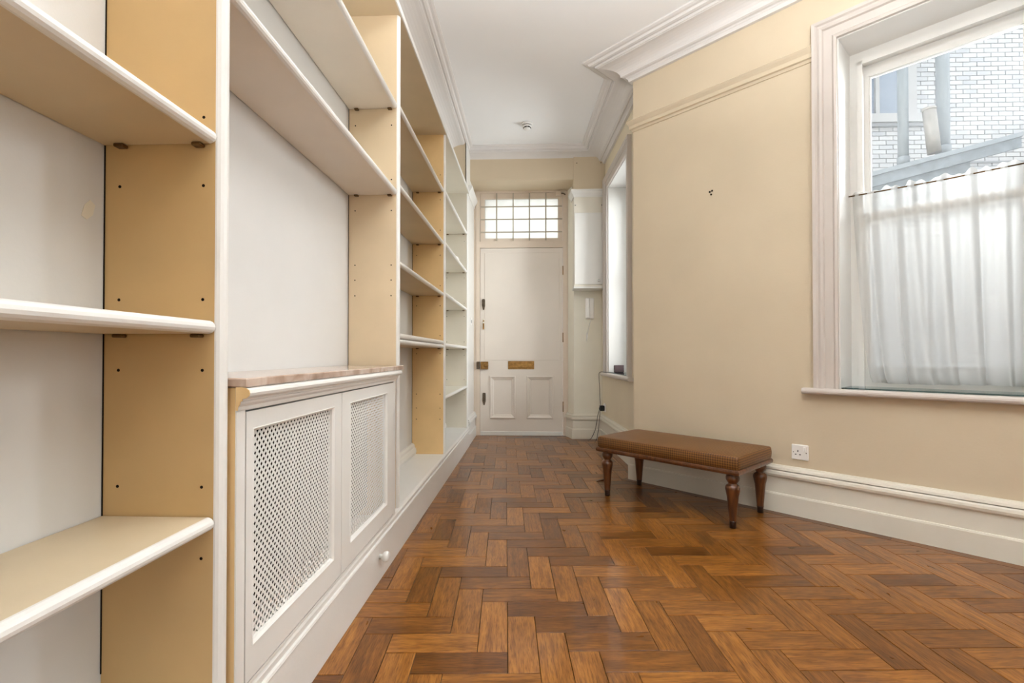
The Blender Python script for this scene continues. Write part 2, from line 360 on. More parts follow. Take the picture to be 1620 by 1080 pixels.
# ------------------------------------------------------------------ floor
def clip(poly, p, n):
    out = []
    for i in range(len(poly)):
        a = poly[i]; b = poly[(i+1) % len(poly)]
        da = (a[0]-p[0])*n[0]+(a[1]-p[1])*n[1]; db = (b[0]-p[0])*n[0]+(b[1]-p[1])*n[1]
        if da >= 0: out.append(a)
        if (da >= 0) != (db >= 0):
            t = da/(da-db); out.append((a[0]+(b[0]-a[0])*t, a[1]+(b[1]-a[1])*t))
    return out
def parea(poly):
    return 0.5*sum(poly[i][0]*poly[(i+1) % len(poly)][1]-poly[(i+1) % len(poly)][0]*poly[i][1] for i in range(len(poly)))
CF = Vector((math.sin(math.radians(-2.14)), math.cos(math.radians(-2.14)), 0)); CR = Vector((CF.y, -CF.x, 0))
def pix(p):
    d = Vector(p)-Vector((0, 0, CAM_H)); z = d.dot(CF)
    if z < 0.05: return None
    return 810+765*d.dot(CR)/z, 561-765*d.z/z, z
def block_geo(poly, top=0.0, dep=0.018, c=0.0011):
    # poly CCW around its centroid -> chamfered slab; returns verts, faces
    n = len(poly); cx = sum(p[0] for p in poly)/n; cy = sum(p[1] for p in poly)/n
    def ins(q):
        dx, dy = q[0]-cx, q[1]-cy; return (q[0]-math.copysign(min(c, abs(dx)*0.5), dx), q[1]-math.copysign(min(c, abs(dy)*0.5), dy))
    vs = [(x, y, top-dep) for x, y in poly]+[(x, y, top-c*0.6) for x, y in poly]+[(*ins(q), top) for q in poly]
    fs = [tuple(range(2*n, 3*n))]
    for i in range(n):
        j = (i+1) % n; fs += [(i, j, n+j, n+i), (n+i, n+j, 2*n+j, 2*n+i)]
    return vs, fs
floor = MB().prism([(XW-0.3, -5.8), (3.3, -5.8), (3.3, 1.2), (1.2, 3.6), (1.0, 3.8), (1.0, 5.5), (XW-0.3, 5.5)], -0.12, -0.0165).build('floor', 'dark', kind='structure')
WX_, WY_ = 0.0925, 0.0992; GX, GY = -0.063, 1.377; gap = 0.0009; GA = 0.051   # module across / along the hall; the pattern sits 3 degrees off the hall axis
def lat(u, v): return GX+u*math.cos(GA)-v*math.sin(GA), GY+u*math.sin(GA)+v*math.cos(GA)
BO = AO+AN*0.03+AN*0.055                     # inner edge of the border along the angled wall
RB = RO+RN*0.03+RN*0.055
full_mesh = {}
def mesh_with_uv(name, vs, fs, uvs=None):
    me = bpy.data.meshes.new(name); me.from_pydata(vs, [], fs); u = me.uv_layers.new(name='UVMap')
    src = uvs or vs
    for l in me.loops: u.data[l.index].uv = src[l.vertex_index][:2]
    me.materials.append(M['parquet']); return me
def rect_(hl, hw): return [(-hl+gap, -hw+gap), (hl-gap, -hw+gap), (hl-gap, hw-gap), (-hl+gap, hw-gap)]
RECT = [rect_(1.5*WX_, WY_/2), rect_(1.5*WY_, WX_/2)]
BLOCK = [mesh_with_uv('parquet_block', *block_geo(r)) for r in RECT]
cands = []
for ix in range(-24, 42):
    for iy in range(-76, 48):
        t = (ix+iy+3) % 6
        u0, v0 = ix*WX_, iy*WY_
        if t == 0: (cx, cy), rot = lat(u0+1.5*WX_, v0+WY_/2), 0
        elif t == 3: (cx, cy), rot = lat(u0+WX_/2, v0+1.5*WY_), 1
        else: continue
        an = GA+(math.pi/2 if rot else 0); ca, sa = math.cos(an), math.sin(an)
        P = [(cx+q[0]*ca-q[1]*sa, cy+q[0]*sa+q[1]*ca) for q in RECT[rot]]
        Q = clip(P, (XW+0.03, 0), (1, 0)); Q = clip(Q, (0, 5.46), (0, -1)) if Q else Q; Q = clip(Q, (0, -5.6), (0, 1)) if Q else Q
        Q = clip(Q, (3.0, 0), (-1, 0)) if Q else Q
        if not Q: continue
        if cy < CORNER.y-0.06: Q = clip(Q, BO, AN)
        else: Q = clip(Q, RB, RN)
        if len(Q) < 3 or parea(Q) < 0.00012: continue
        whole = parea(Q) > 0.999*parea(P)
        # size in the picture
        pr = [pix((q[0], q[1], 0)) for q in Q]; a = 0
        if all(pr) and cx > -0.68:
            mx = sum(p[0] for p in pr)/len(pr); my = sum(p[1] for p in pr)/len(pr)
            if -40 < mx < 1660 and my < 1130: a = abs(parea([(p[0], p[1]) for p in pr]))
        cands.append((a, cx, cy, rot, Q, whole))
cands.sort(key=lambda c: -c[0])
rest_v, rest_f, rest_uv = [], [], []
for k, (a, cx, cy, rot, Q, whole) in enumerate(cands):
    an = GA+(math.pi/2 if rot else 0); ca, sa = math.cos(an), math.sin(an)
    loc = [((q[0]-cx)*ca+(q[1]-cy)*sa, -(q[0]-cx)*sa+(q[1]-cy)*ca) for q in Q]
    if k < 300 and a > 0:
        me = BLOCK[rot] if whole else mesh_with_uv('parquet_block', *block_geo(loc))
        o = bpy.data.objects.new('parquet_block', me); COL.objects.link(o); o.parent = floor
        o.location = (cx, cy, random.uniform(-0.0004, 0)); o.rotation_euler = (random.gauss(0, 0.0016), random.gauss(0, 0.0011), an)
    else:
        vs, fs = block_geo(loc); o = len(rest_v)
        du, dv = random.uniform(0, 50), random.uniform(0, 50)
        for x, y, z in vs:
            rest_v.append((x*ca-y*sa+cx, x*sa+y*ca+cy, z)); rest_uv.append((x+du, y+dv))
        rest_f += [tuple(i+o for i in f) for f in fs]
me = mesh_with_uv('parquet_blocks', rest_v, rest_f, rest_uv)
o = bpy.data.objects.new('parquet_blocks', me); COL.objects.link(o); o.parent = floor; o['kind'] = 'stuff'
# border planks along the angled wall and the far wall
def planks(orig, d, n, s0, s1, off0, width, step):
    s = s0
    while s < s1-0.02:
        e = min(s+step, s1)
        quad = [(s+0.001, off0), (e-0.001, off0), (e-0.001, off0+width-0.002), (s+0.001, off0+width-0.002)]
        ang = math.atan2(d.y, d.x); cxl = (s+e)/2
        pts = [(orig+d*q[0]+n*q[1]) for q in quad]; c = orig+d*cxl+n*(off0+width/2)
        loc = []
        for p in pts:
            v = p-c; loc.append((v.x*math.cos(ang)+v.y*math.sin(ang), -v.x*math.sin(ang)+v.y*math.cos(ang)))
        if parea(loc) < 0: loc = loc[::-1]
        me = mesh_with_uv('border_plank', *block_geo(loc)); me.materials[0] = M['borderwood']
        o = bpy.data.objects.new('border_plank', me); COL.objects.link(o); o.parent = floor; o.location = (c.x, c.y, 0.0); o.rotation_euler = (0, 0, ang)
        s = e
planks(AO, AD, AN, -0.02, 3.1, 0.0, 0.085, 0.78)
planks(RO, RE, RN, 0.03, 1.62, 0.0, 0.085, 0.6)

# ------------------------------------------------------------------ room shell
MB().prism([(XW-0.3, -5.9), (3.3, -5.9), (3.3, 1.4), (1.0, 3.75), (1.15, 3.75), (1.15, 5.7), (XW-0.3, 5.7)], CEIL, CEIL+0.2).build('ceiling', 'ceiling', kind='structure')
MB().box(XW-0.25, XW, -5.9, 5.7, -0.1, CEIL+0.05).build('wall_left', 'backwall', kind='structure')
def wall_with_hole(name, mat, mtx, s0, s1, th, holes, z0=-0.1, z1=CEIL+0.05):
    m = MB(); s = s0
    for (a, b, h0, h1) in holes:
        m.box(s, a, -th, 0, z0, z1); m.box(a, b, -th, 0, z0, h0); m.box(a, b, -th, 0, h1, z1); s = b
    m.box(s, s1, -th, 0, z0, z1)
    return m.xf(mtx).build(name, mat, kind='structure')
TH = 0.29
A0, A1, Z0, Z1 = 1.315, 2.09, 0.72, 2.604          # near window opening along the angled wall
wall_with_hole('wall_right', 'wall', MA, 0.04, 3.35, TH, [(A0, A1, Z0, Z1), (2.45, 3.08, Z0, Z1)])  # second opening is added, unseen, to let fill light in
# short hidden return behind the corner
MB().prism([tuple(CORNER-AN*0.004+AD*0.001), tuple(CORNER-AN*0.16+AD*0.001), tuple(CORNER-AN*0.16+AD*0.2), tuple(CORNER-AN*0.004+AD*0.2)], -0.1, CEIL+0.05).build('wall_corner', 'wall', kind='structure')
B0, B1 = 0.45, 1.27                               # far window opening along the far wall
wall_with_hole('wall_corridor', 'palewall', MR, -0.05, 2.0, TH, [(B0, B1, Z0, 2.60)])
# end wall with the door: left pier, bulkhead, right pier
YB = 5.085
mp_ = MB(); mp_.box(XW-0.02, -0.637, 4.79, 5.7, -0.1, CEIL+0.05); mp_.build('wall_end_left', 'wall', kind='structure')
MB().box(-0.645, -0.633, 4.79, YD+0.02, 0.0, CEIL+0.02).build('trim_1', 'white', kind='structure')
MB().box(-0.64, 0.86, YB, 5.7, 2.748, CEIL+0.05).build('wall_end_bulkhead', 'wall', kind='structure')
MB().prism([(0.474, 5.25), (0.95, 5.25), (0.95, 5.7), (0.40, 5.7), (0.42, YD)], -0.1, 2.8).build('wall_end_right', 'palepier', kind='structure')
MB().box(0.457, 0.9, 5.075, 5.3, 2.60, CEIL+0.05).build('wall_end_pier', 'wall', kind='structure')
# access panel line on the pier
MB().box(0.4625, 0.785, 5.071, 5.076, 2.62, 2.935).build('trim_2', 'wall', kind='structure')
# rest of the room behind the camera
wall_with_hole('wall_rear', 'wall', frame_matrix((3.0, -5.6), (-1, 0), (0, 1)), -0.3, 4.1, 0.25, [(1.5, 3.7, 0.75, 2.65)])
wall_with_hole('wall_right_rear', 'wall', frame_matrix((3.0, 1.35), (0, -1), (-1, 0)), -0.05, 7.2, 0.25, [(0.75, 3.05, 0.75, 2.65)])
for nm, mt, a, b in (('fill_window_4', frame_matrix((3.0, -5.6), (-1, 0), (0, 1)), 1.5, 3.7), ('fill_window_5', frame_matrix((3.0, 1.35), (0, -1), (-1, 0)), 0.75, 3.05)):  # unseen windows put in as openings for the fill lamps
    e = empty(nm, tuple(mt @ Vector((a, 0, 0.75))), kind='structure'); inv = Matrix.Translation(-e.location)
    m = MB()
    for u in (a, (a+b)/2-0.03, b-0.06): m.box(u, u+0.06, -0.2, -0.13, 0.75, 2.65)
    for z in (0.75, 1.65, 2.59): m.box(a+0.06, b-0.06, -0.2, -0.13, z, z+0.06)
    m.xf(inv @ mt).build('frame', 'white', e)
    MB().box(a, b, -0.17, -0.165, 0.8, 2.6).xf(inv @ mt).build('pane', 'glass', e)

MB().add([(XW+0.0012, 0.882, 1.165), (XW+0.0012, 0.893, 1.160), (XW+0.0012, 0.906, 1.172), (XW+0.0012, 0.911, 1.192), (XW+0.0012, 0.900, 1.200), (XW+0.0012, 0.888, 1.186), (XW, 0.882, 1.165), (XW, 0.893, 1.160), (XW, 0.906, 1.172), (XW, 0.911, 1.192), (XW, 0.900, 1.200), (XW, 0.888, 1.186)], [(0, 1, 2, 3, 4, 5)]+[(k, (k+1) % 6, 6+(k+1) % 6, 6+k) for k in range(6)]).build('paint_chip', 'palecream', bpy.data.objects['wall_left'])
# cornice
def arc(cx, cz, rx, rz, a0, a1, n):
    return [(cx+rx*math.cos(math.radians(a0+(a1-a0)*i/n)), cz+rz*math.sin(math.radians(a0+(a1-a0)*i/n))) for i in range(n+1)]
corn = [(0, 0), (0.265, 0), (0.265, -0.010), (0.252, -0.016), (0.236, -0.018), (0.228, -0.030), (0.212, -0.034), (0.205, -0.030), (0.198, -0.030), (0.196, -0.044), (0.186, -0.046)]
corn += arc(0.186, -0.115, 0.122, 0.066, 90, 180, 8)
corn += [(0.060, -0.117), (0.052, -0.121), (0.044, -0.117), (0.036, -0.120), (0.034, -0.127), (0.028, -0.131), (0.022, -0.150), (0, -0.150)]
corn = [(t, CEIL+z) for t, z in corn]
cp = [tuple(AEND), tuple(CORNER), tuple(CORNER-AN*0.135)]
ip = RO+RE*0.0; cp[2] = tuple(ip)
cp += [tuple(RO+RE*1.53)]
cor = empty('cornice_moulding', (0, 0, CEIL), kind='structure'); cor.name = 'trim_3'
mk = Matrix.Translation((0, 0, -CEIL))
MB().sweep(cp, corn, 1).xf(mk).build('cornice_run', 'cornice', cor)
MB().sweep([(XW, 5.2), (XW, -5.6)], corn, 1).xf(mk).build('cornice_run', 'cornice', cor)
MB().sweep([(0.9, 5.169), (-0.86, 5.169)], corn, 1).xf(mk).build('cornice_run', 'cornice', cor)

# skirting boards
sk = [(0, 0), (0.030, 0), (0.030, 0.100), (0.027, 0.108), (0.021, 0.110), (0.020, 0.196), (0.026, 0.200), (0.034, 0.206), (0.037, 0.218), (0.034, 0.230), (0.027, 0.237), (0.012, 0.2375), (0.012, 0.2415), (0.028, 0.242), (0.024, 0.254), (0.014, 0.260), (0.010, 0.268), (0, 0.268)]
MB().sweep([tuple(AEND), tuple(CORNER), tuple(RO)], sk, 1).build('baseboard_right', 'offwhite', kind='structure')
MB().sweep([tuple(RO), tuple(RO+RE*1.6)], sk, 1).build('baseboard_corridor', 'offwhite', kind='structure')
MB().sweep([(0.82, 5.25), (0.474, 5.25), (0.42, YD)], sk, 1).build('baseboard_end', 'offwhite', kind='structure')
MB().sweep([(-0.634, YD-0.002), (-0.634, 4.80)], sk, 1).build('baseboard_end_left', 'white', kind='structure')
MB().sweep([(XW, 4.70), (XW, 2.27)], [(t, z) for t, z in [(0, 0.19), (0.03, 0.19), (0.034, 0.21), (0.03, 0.232), (0.022, 0.24), (0.02, 0.255), (0.01, 0.268), (0, 0.268)]], 1).build('baseboard_left', 'white', kind='structure')
# picture rail on the angled wall
MB().sweep([tuple(AO+AD*1.2), tuple(CORNER), tuple(CORNER-AN*0.03)], [(0, 2.53), (0.006, 2.53), (0.010, 2.545), (0.020, 2.55), (0.022, 2.572), (0.034, 2.590), (0.040, 2.602), (0.036, 2.608), (0, 2.608)], 1).build('trim_4', 'wall', kind='structure')
# recess mouldings level with the cupboard cornice (left of the door)
MB().sweep([(-0.634, YD-0.01), (-0.634, 4.92)], [(0, 2.545), (0.006, 2.545), (0.012, 2.575), (0.03, 2.60), (0.042, 2.625), (0.042, 2.64), (0, 2.64)], 1).build('trim_5', 'white', kind='structure')

# ------------------------------------------------------------------ windows
def make_window(name, mtx, a0, a1, z0, z1, dep, glass_lo, sill_ext=0.055):
    org = mtx @ Vector(((a0+a1)/2, 0, z0)); e = empty(name, tuple(org), kind='structure'); T = Matrix.Translation(-org) @ mtx
    cw = 0.113
    # architrave: moulded profile swept round left, head, right   (profile u = away from the opening, v = proud of wall)
    prof = [(0, 0), (0, 0.018), (0.012, 0.022), (0.022, 0.014), (0.060, 0.016), (0.066, 0.026), (0.078, 0.030), (0.090, 0.026), (0.098, 0.034), (cw, 0.036), (cw, 0)]
    path = [(a0, z0), (a0, z1), (a1, z1), (a1, z0)]
    def arch(i0, i1):
        m = MB(); vs = []
        for i in (i0, i1):
            x, z = path[i]
            for u, v in prof:
                sx = -1 if x == a0 else 1; sz = 1 if z == z1 else 0
                vs.append((x+sx*u, v, z+sz*u))
        n = len(prof); fs = [(k, (k+1) % n, n+(k+1) % n, n+k) for k in range(n)]+[tuple(range(n))[::-1], tuple(range(n, 2*n))]
        return m.add(vs, fs)
    for i in range(3): arch(i, i+1).xf(T).build('architrave', 'casing', e)
    # reveal linings
    MB().box(a0-0.001, a0+0.006, -dep, 0.0, z0, z1).xf(T).build('reveal_lining', 'white', e)
    MB().box(a1-0.006, a1+0.001, -dep, 0.0, z0, z1).xf(T).build('reveal_lining', 'white', e)
    MB().box(a0, a1, -dep, 0.0, z1-0.006, z1+0.001).xf(T).build('reveal_lining', 'white', e)
    # sill board
    sp = [(-dep, z0), (-dep, z0-0.03)]+[(0.075+0.017*math.cos(math.radians(t)), z0-0.017+0.017*math.sin(math.radians(t))) for t in range(-90, 91, 30)]
    m = MB(); n = len(sp); x0, x1 = a0-cw-sill_ext, a1+cw+sill_ext
    sp2 = [(0.0, z0), (0.0, z0-0.034)]+[(0.035+0.017*math.cos(math.radians(t)), z0-0.017+0.017*math.sin(math.radians(t))) for t in range(-90, 91, 30)]
    m.prism_x(sp2, x0, x1); m.box(a0, a1, -dep, 0.0, z0-0.034, z0)
    m.xf(T).build('sill', 'casing', e)
    # outer frame with stepped edge
    fw = 0.062; d0 = -dep
    for (u0, u1, h0, h1) in ((a0, a0+fw, z0, z1), (a1-fw, a1, z0, z1), (a0+fw, a1-fw, z1-fw-0.01, z1)):
        MB().box(u0, u1, d0-0.06, d0, h0, h1).xf(T).build('frame_member', 'white', e)
    MB().box(a0+fw-0.02, a0+fw+0.006, d0-0.012, d0+0.014, z0, z1-fw).xf(T).build('staff_bead', 'white', e)
    MB().box(a1-fw-0.006, a1-fw+0.02, d0-0.012, d0+0.014, z0, z1-fw).xf(T).build('staff_bead', 'white', e)
    MB().box(a0+fw-0.02, a1-fw+0.02, d0-0.012, d0+0.014, z1-fw-0.02, z1-fw+0.01).xf(T).build('staff_bead', 'white', e)
    # two sashes
    zm0, zm1 = 1.645, 1.69; st = 0.026
    for nm, lo, hi, d1, br, tr, gm in (('lower_sash', z0, zm1, d0-0.012, 0.055, zm1-zm0, glass_lo), ('upper_sash', zm0, z1-fw, d0-0.05, zm1-zm0, 0.075, 'dustyglass')):
        sa = MB(); x0, x1 = a0+fw-0.004, a1-fw+0.004
        sa.box(x0, x0+st, d1-0.036, d1, lo, hi); sa.box(x1-st, x1, d1-0.036, d1, lo, hi)
        sa.box(x0+st, x1-st, d1-0.036, d1, lo, lo+br); sa.box(x0+st, x1-st, d1-0.036, d1, hi-tr, hi)
        # glazing bead
        for (u0, u1, h0, h1) in ((x0+st, x0+st+0.008, lo+br, hi-tr), (x1-st-0.008, x1-st, lo+br, hi-tr)): sa.box(u0, u1, d1-0.026, d1-0.008, h0, h1)
        so = sa.xf(T).build(nm, 'white', e)
        MB().box(x0+st, x1-st, d1-0.022, d1-0.018, lo+br, hi-tr).xf(T).build('pane', gm, so)
    return e, T
win1, T1 = make_window('window_1', MA, A0, A1, Z0, Z1, 0.225, 'glass')
make_window('fill_window_6', MA, 2.45, 3.08, Z0, Z1, 0.225, 'glass', 0.03)  # out of view, added for its light only
win2, T2 = make_window('window_2', MR, B0, B1, Z0, 2.60, 0.225, 'glass', 0.05)

# ------------------------------------------------------------------ front door with fanlight
dr = empty('door_1', (-0.098, YD, 0), kind='structure'); TD = Matrix.Translation((0.098, -YD, 0))
DX0, DX1, DT = -0.561, 0.365, 2.105
def dpart(m, name, mat, parent=None, **k): return m.xf(TD).build(name, mat, parent or dr, **k)
# frame: jambs, head, transom
fr = MB()
for (x0, x1) in ((-0.638, DX0-0.004), (DX1+0.004, 0.43)):
    fr.box(x0, x1, YD-0.012, YD+0.12, 0, 2.75)
dpart(fr, 'door_frame', 'framepaint')
for x0, x1 in ((-0.606, -0.586), (0.39, 0.410)): dpart(MB().box(x0, x1, YD-0.02, YD-0.01, 0, 2.745), 'frame_bead', 'framepaint')
dpart(MB().box(DX0-0.004, DX1+0.004, YD-0.012, YD+0.12, 2.728, 2.752), 'frame_head', 'framepaint')
dpart(MB().box(DX0-0.004, DX1+0.004, YD-0.008, YD+0.12, DT+0.004, 2.18), 'transom', 'framepaint')
# leaf: stiles, rails, recessed panels
lf = MB(); yb = YD+0.045
lf.box(DX0, DX1, YD, yb, 0.012, 0.187); lf.box(DX0, DX1, YD, yb, 0.667, DT)
lf.box(DX0, -0.455, YD, yb, 0.187, 0.667); lf.box(-0.162, -0.041, YD, yb, 0.187, 0.667); lf.box(0.26, DX1, YD, yb, 0.187, 0.667)
leaf = dpart(lf, 'door_leaf', 'doorpaint')
for x0, x1 in ((-0.455, -0.162), (-0.041, 0.26)):
    dpart(MB().box(x0, x1, YD+0.012, YD+0.035, 0.187, 0.667), 'panel', 'doorpaint')
    # raised moulding frame, mitred
    pr = [(0, 0), (0, -0.008), (0.008, -0.014), (0.020, -0.010), (0.026, -0.002), (0.040, 0.004), (0.048, 0.012), (0.048, 0.0125), (0, 0.0125)]
    rect4 = [(x0, 0.187), (x1, 0.187), (x1, 0.667), (x0, 0.667)]; cxm, czm = (x0+x1)/2, 0.427; vs = []; n = len(pr); fs = []
    for (x, z) in rect4:
        for u, v in pr: vs.append((x+math.copysign(u, cxm-x), YD+v, z+math.copysign(u, czm-z)))
    for i in range(4):
        for k in range(n): fs.append((i*n+k, i*n+(k+1) % n, ((i+1) % 4)*n+(k+1) % n, ((i+1) % 4)*n+k))
    dpart(MB().add(vs, fs), 'panel_moulding', 'doorpaint')
# large flush panel covering the upper half
dpart(MB().cbox(-0.512, 0.327, YD-0.004, YD+0.001, 0.842, 2.052, 0.0018), 'flush_panel', 'doorpaint')
dpart(MB().cbox(DX0+0.004, DX1-0.004, YD-0.014, YD+0.001, 0.0, 0.044, 0.003), 'weather_bar', 'white')
# letter plate
lp = dpart(MB().cbox(-0.248, 0.047, YD-0.006, YD, 0.742, 0.834, 0.003), 'letter_plate', 'brass')
dpart(MB().cbox(-0.238, 0.037, YD-0.014, YD-0.005, 0.756, 0.812, 0.004), 'flap', 'brass', lp)
# rim lock with keep and turn knob
rl = dpart(MB().cbox(DX0+0.003, -0.470, YD-0.032, YD, 0.742, 0.828, 0.005), 'rim_lock', 'brass')
dpart(MB().cbox(-0.601, DX0-0.002, YD-0.036, YD-0.01, 0.745, 0.828, 0.004), 'lock_keep', 'darkmetal', rl)
dpart(MB().lathe([(0.010, 0), (0.010, -0.012), (0.024, -0.018), (0.026, -0.03), (0.018, -0.036), (0.004, -0.037)], 16, -0.490, YD-0.032, 0.785, 'y'), 'turn_knob', 'brass', rl)
# shield shaped bolts
def shield(x, zt, zb, name, mat):
    hw = 0.018; z1 = zt; z0 = zb
    poly = [(x-hw, z1-0.008), (x-hw+0.008, z1), (x+hw-0.008, z1), (x+hw, z1-0.008), (x+hw, z0+0.045), (x+0.006, z0), (x-0.006, z0), (x-hw, z0+0.045)]
    n = len(poly); vs = [(p[0], YD-0.009, p[1]) for p in poly]+[(p[0], YD, p[1]) for p in poly]
    m = MB().add(vs, [tuple(range(n)), tuple(range(n, 2*n))]+[(i, (i+1) % n, n+(i+1) % n, n+i) for i in range(n)])
    return dpart(m, name, mat)
for x, zt, zb in ((-0.524, 1.532, 1.411), (-0.517, 0.477, 0.338)):
    b_ = shield(x, zt, zb, 'bolt_plate', 'darkmetal')
    dpart(MB().lathe([(0.009, 0), (0.009, -0.008), (0.006, -0.012)], 10, x, YD-0.009, zb+0.055, 'y'), 'bolt_turn', 'darkmetal', b_)
ke = dpart(MB().cbox(-0.536, -0.512, YD-0.005, YD, 1.184, 1.310, 0.002), 'escutcheon', 'offwhite')
dpart(MB().lathe([(0.008, 0), (0.008, -0.01), (0.005, -0.012)], 10, -0.524, YD-0.005, 1.285, 'y'), 'key_knob', 'brass', ke)
dpart(MB().cbox(-0.532, -0.516, YD-0.012, YD-0.004, 1.19, 1.26, 0.003), 'key_lever', 'brass', ke)
for zt, zb in ((1.90, 1.80), (1.152, 1.046), (0.381, 0.268)):
    dpart(MB().lathe([(0.007, zb), (0.007, zt)], 8, 0.371, YD-0.006, 0), 'hinge', 'brass')
# fanlight
fl = empty('window_3', (-0.098, YD, 2.18), kind='structure'); TF = Matrix.Translation((0.098, -YD, -2.18))
def fpart(m, name, mat, parent=None): return m.xf(TF).build(name, mat, parent or fl)
gx0, gx1, gz0, gz1 = -0.511, 0.316, 2.218, 2.666
for x0, x1, z0, z1 in ((DX0, gx0, 2.182, 2.728), (gx1, DX1, 2.182, 2.728), (gx0, gx1, 2.182, gz0), (gx0, gx1, gz1, 2.728)):
    fpart(MB().box(x0, x1, YD+0.006, YD+0.06, z0, z1), 'frame', 'framepaint')
fpart(MB().box(gx0, gx1, YD+0.030, YD+0.036, gz0, gz1), 'pane', 'frosted')
def vx(px): return (px-838.0)/765.0*YD
for px in (785.0, 811.2, 837.0, 863.0):
    fpart(MB().box(vx(px)-0.0065, vx(px)+0.0065, YD-0.010, YD-0.002, 2.19, 2.725), 'grille_bar', 'barpaint')
for z in (2.287, 2.432, 2.575):
    fpart(MB().box(DX0+0.005, DX1-0.005, YD-0.003, YD+0.005, z-0.006, z+0.006), 'grille_bar', 'barpaint')
# alarm contact on the fanlight frame
ac = empty('alarm_contact', (0.315, YD-0.012, 2.69), label='small beige alarm contact box on the fanlight frame corner', cat='sensor')
MB().cbox(-0.03, 0.032, -0.03, 0.0, -0.005, 0.042, 0.004).build('housing', 'framepaint', ac)
MB().tube([(0.032, -0.012, 0.02), (0.055, -0.012, 0.02), (0.075, -0.008, 0.012), (0.085, 0.005, 0.0)], 0.006).build('lead', 'darkmetal', ac)

# ------------------------------------------------------------------ bookcase
bk = empty('bookcase', (-0.73, 2.2, 0), label='long built-in cream bookcase with adjustable shelves along the left wall', cat='bookcase')
TB = Matrix.Translation((0.73, -2.2, 0))
def bpart(m, name, mat, parent=None, **k): return m.xf(TB).build(name, mat, parent or bk, **k)
XF = -0.613                                       # front of the uprights
pl = bpart(MB().box(XW+0.002, -0.600, -1.2, 4.788, 0, 0.15), 'plinth', 'white')
mprof = [(-0.84, 0.15), (-0.600, 0.15), (-0.598, 0.154), (-0.600, 0.160), (-0.606, 0.162), (-0.607, 0.168), (-0.603, 0.172), (-0.603, 0.180), (-0.608, 0.188), (-0.616, 0.190), (-0.84, 0.190)]
bpart(MB().prism_y(mprof, -1.2, 4.788), 'plinth_ledge', 'white')
kn = bpart(MB().lathe([(0.010, 0), (0.009, 0.010), (0.012, 0.014), (0.019, 0.020), (0.021, 0.028), (0.018, 0.036), (0.010, 0.040), (0.002, 0.041)], 20, -0.600, 1.915, 0.098, 'x'), 'knob', 'white', label='round white knob on the plinth')
ups = [(-0.42, -0.386, 'tan'), (0.932, 0.966, 'shadetan'), (2.228, 2.262, 'littan'), (3.455, 3.489, 'tan'), (4.728, 4.762, 'palecream')]  # one cream paint
TOP = 2.492
uo = []
for i, (y0, y1, mt) in enumerate(ups):
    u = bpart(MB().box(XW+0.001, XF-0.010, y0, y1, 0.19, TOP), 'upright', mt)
    pr = [(XF-0.010, 0)]  # rounded white nosing
    ym = (y0+y1)/2; hw = (y1-y0)/2
    poly = [(XF-0.010, y0)]+[(XF-0.010+0.013*math.cos(math.radians(t)), ym+hw*math.sin(math.radians(t))) for t in range(-75, 76, 25)]+[(XF-0.010, y1)]
    bpart(MB().prism(poly, 0.19, TOP), 'nosing', 'white', u); uo.append(u)
    # shadow gap strip at the back corner
    bpart(MB().box(XW+0.0005, XW+0.0025, y0-0.0016, y0, 0.27, TOP), 'back_gap', 'dark', u)
# top board, one length per bay
for i in range(4):
    y0, y1 = ups[i][1], ups[i+1][0]
    t_ = bpart(MB().box(XW+0.001, -0.606, y0-0.017, y1+0.017, TOP, TOP+0.028), 'top_board', 'shelfshade' if i < 3 else 'palecream')
    bpart(MB().box(-0.606, -0.600, y0-0.017, y1+0.017, TOP, TOP+0.03), 'edge_strip', 'white', t_)
# shelves
def shelf_mesh(th, ln):
    return MB().box(XW+0.003, XF-0.020, 0, ln, 0, th)
def nose_mesh(th, ln):
    c = XF-0.020; pr = [(c, 0)]+[(c+0.014*math.cos(math.radians(t)), th/2+th/2*math.sin(math.radians(t))) for t in range(-75, 76, 25)]+[(c, th)]
    return MB().prism_y(pr, 0, ln)
def shelf(y0, y1, zb, th, mat, pegs=True):
    s_ = shelf_mesh(th, y1-y0-0.006).xf(Matrix.Translation((0, y0+0.003, zb)))
    so = bpart(s_, 'shelf', mat)
    bpart(nose_mesh(th, y1-y0-0.006).xf(Matrix.Translation((0, y0+0.003, zb))), 'nosing', 'white', so)
    if pegs:
        for x in (XF-0.040, XW+0.040):
            for y, e in ((y1, -1), (y0, 1)):
                m = MB().cbox(x-0.010, x+0.010, min(y, y+e*0.016), max(y, y+e*0.016), zb-0.0075, zb-0.0005, 0.002)
                bpart(m, 'peg', 'peg', so)
    return so
TH_ = 0.026
for z in (0.556, 0.942, 1.318): shelf(ups[0][1], ups[1][0], z, TH_, 'shelfshade')
for z in (1.648, 2.052): shelf(ups[1][1], ups[2][0], z, TH_+0.002, 'shelflit')
for z in (0.951, 1.327, 1.698, 2.075): shelf(ups[2][1], ups[3][0], z, TH_, 'shelfshade')
for z in (0.573, 0.962, 1.341, 1.712, 2.092): shelf(ups[3][1], ups[4][0], z, TH_, 'palecream')
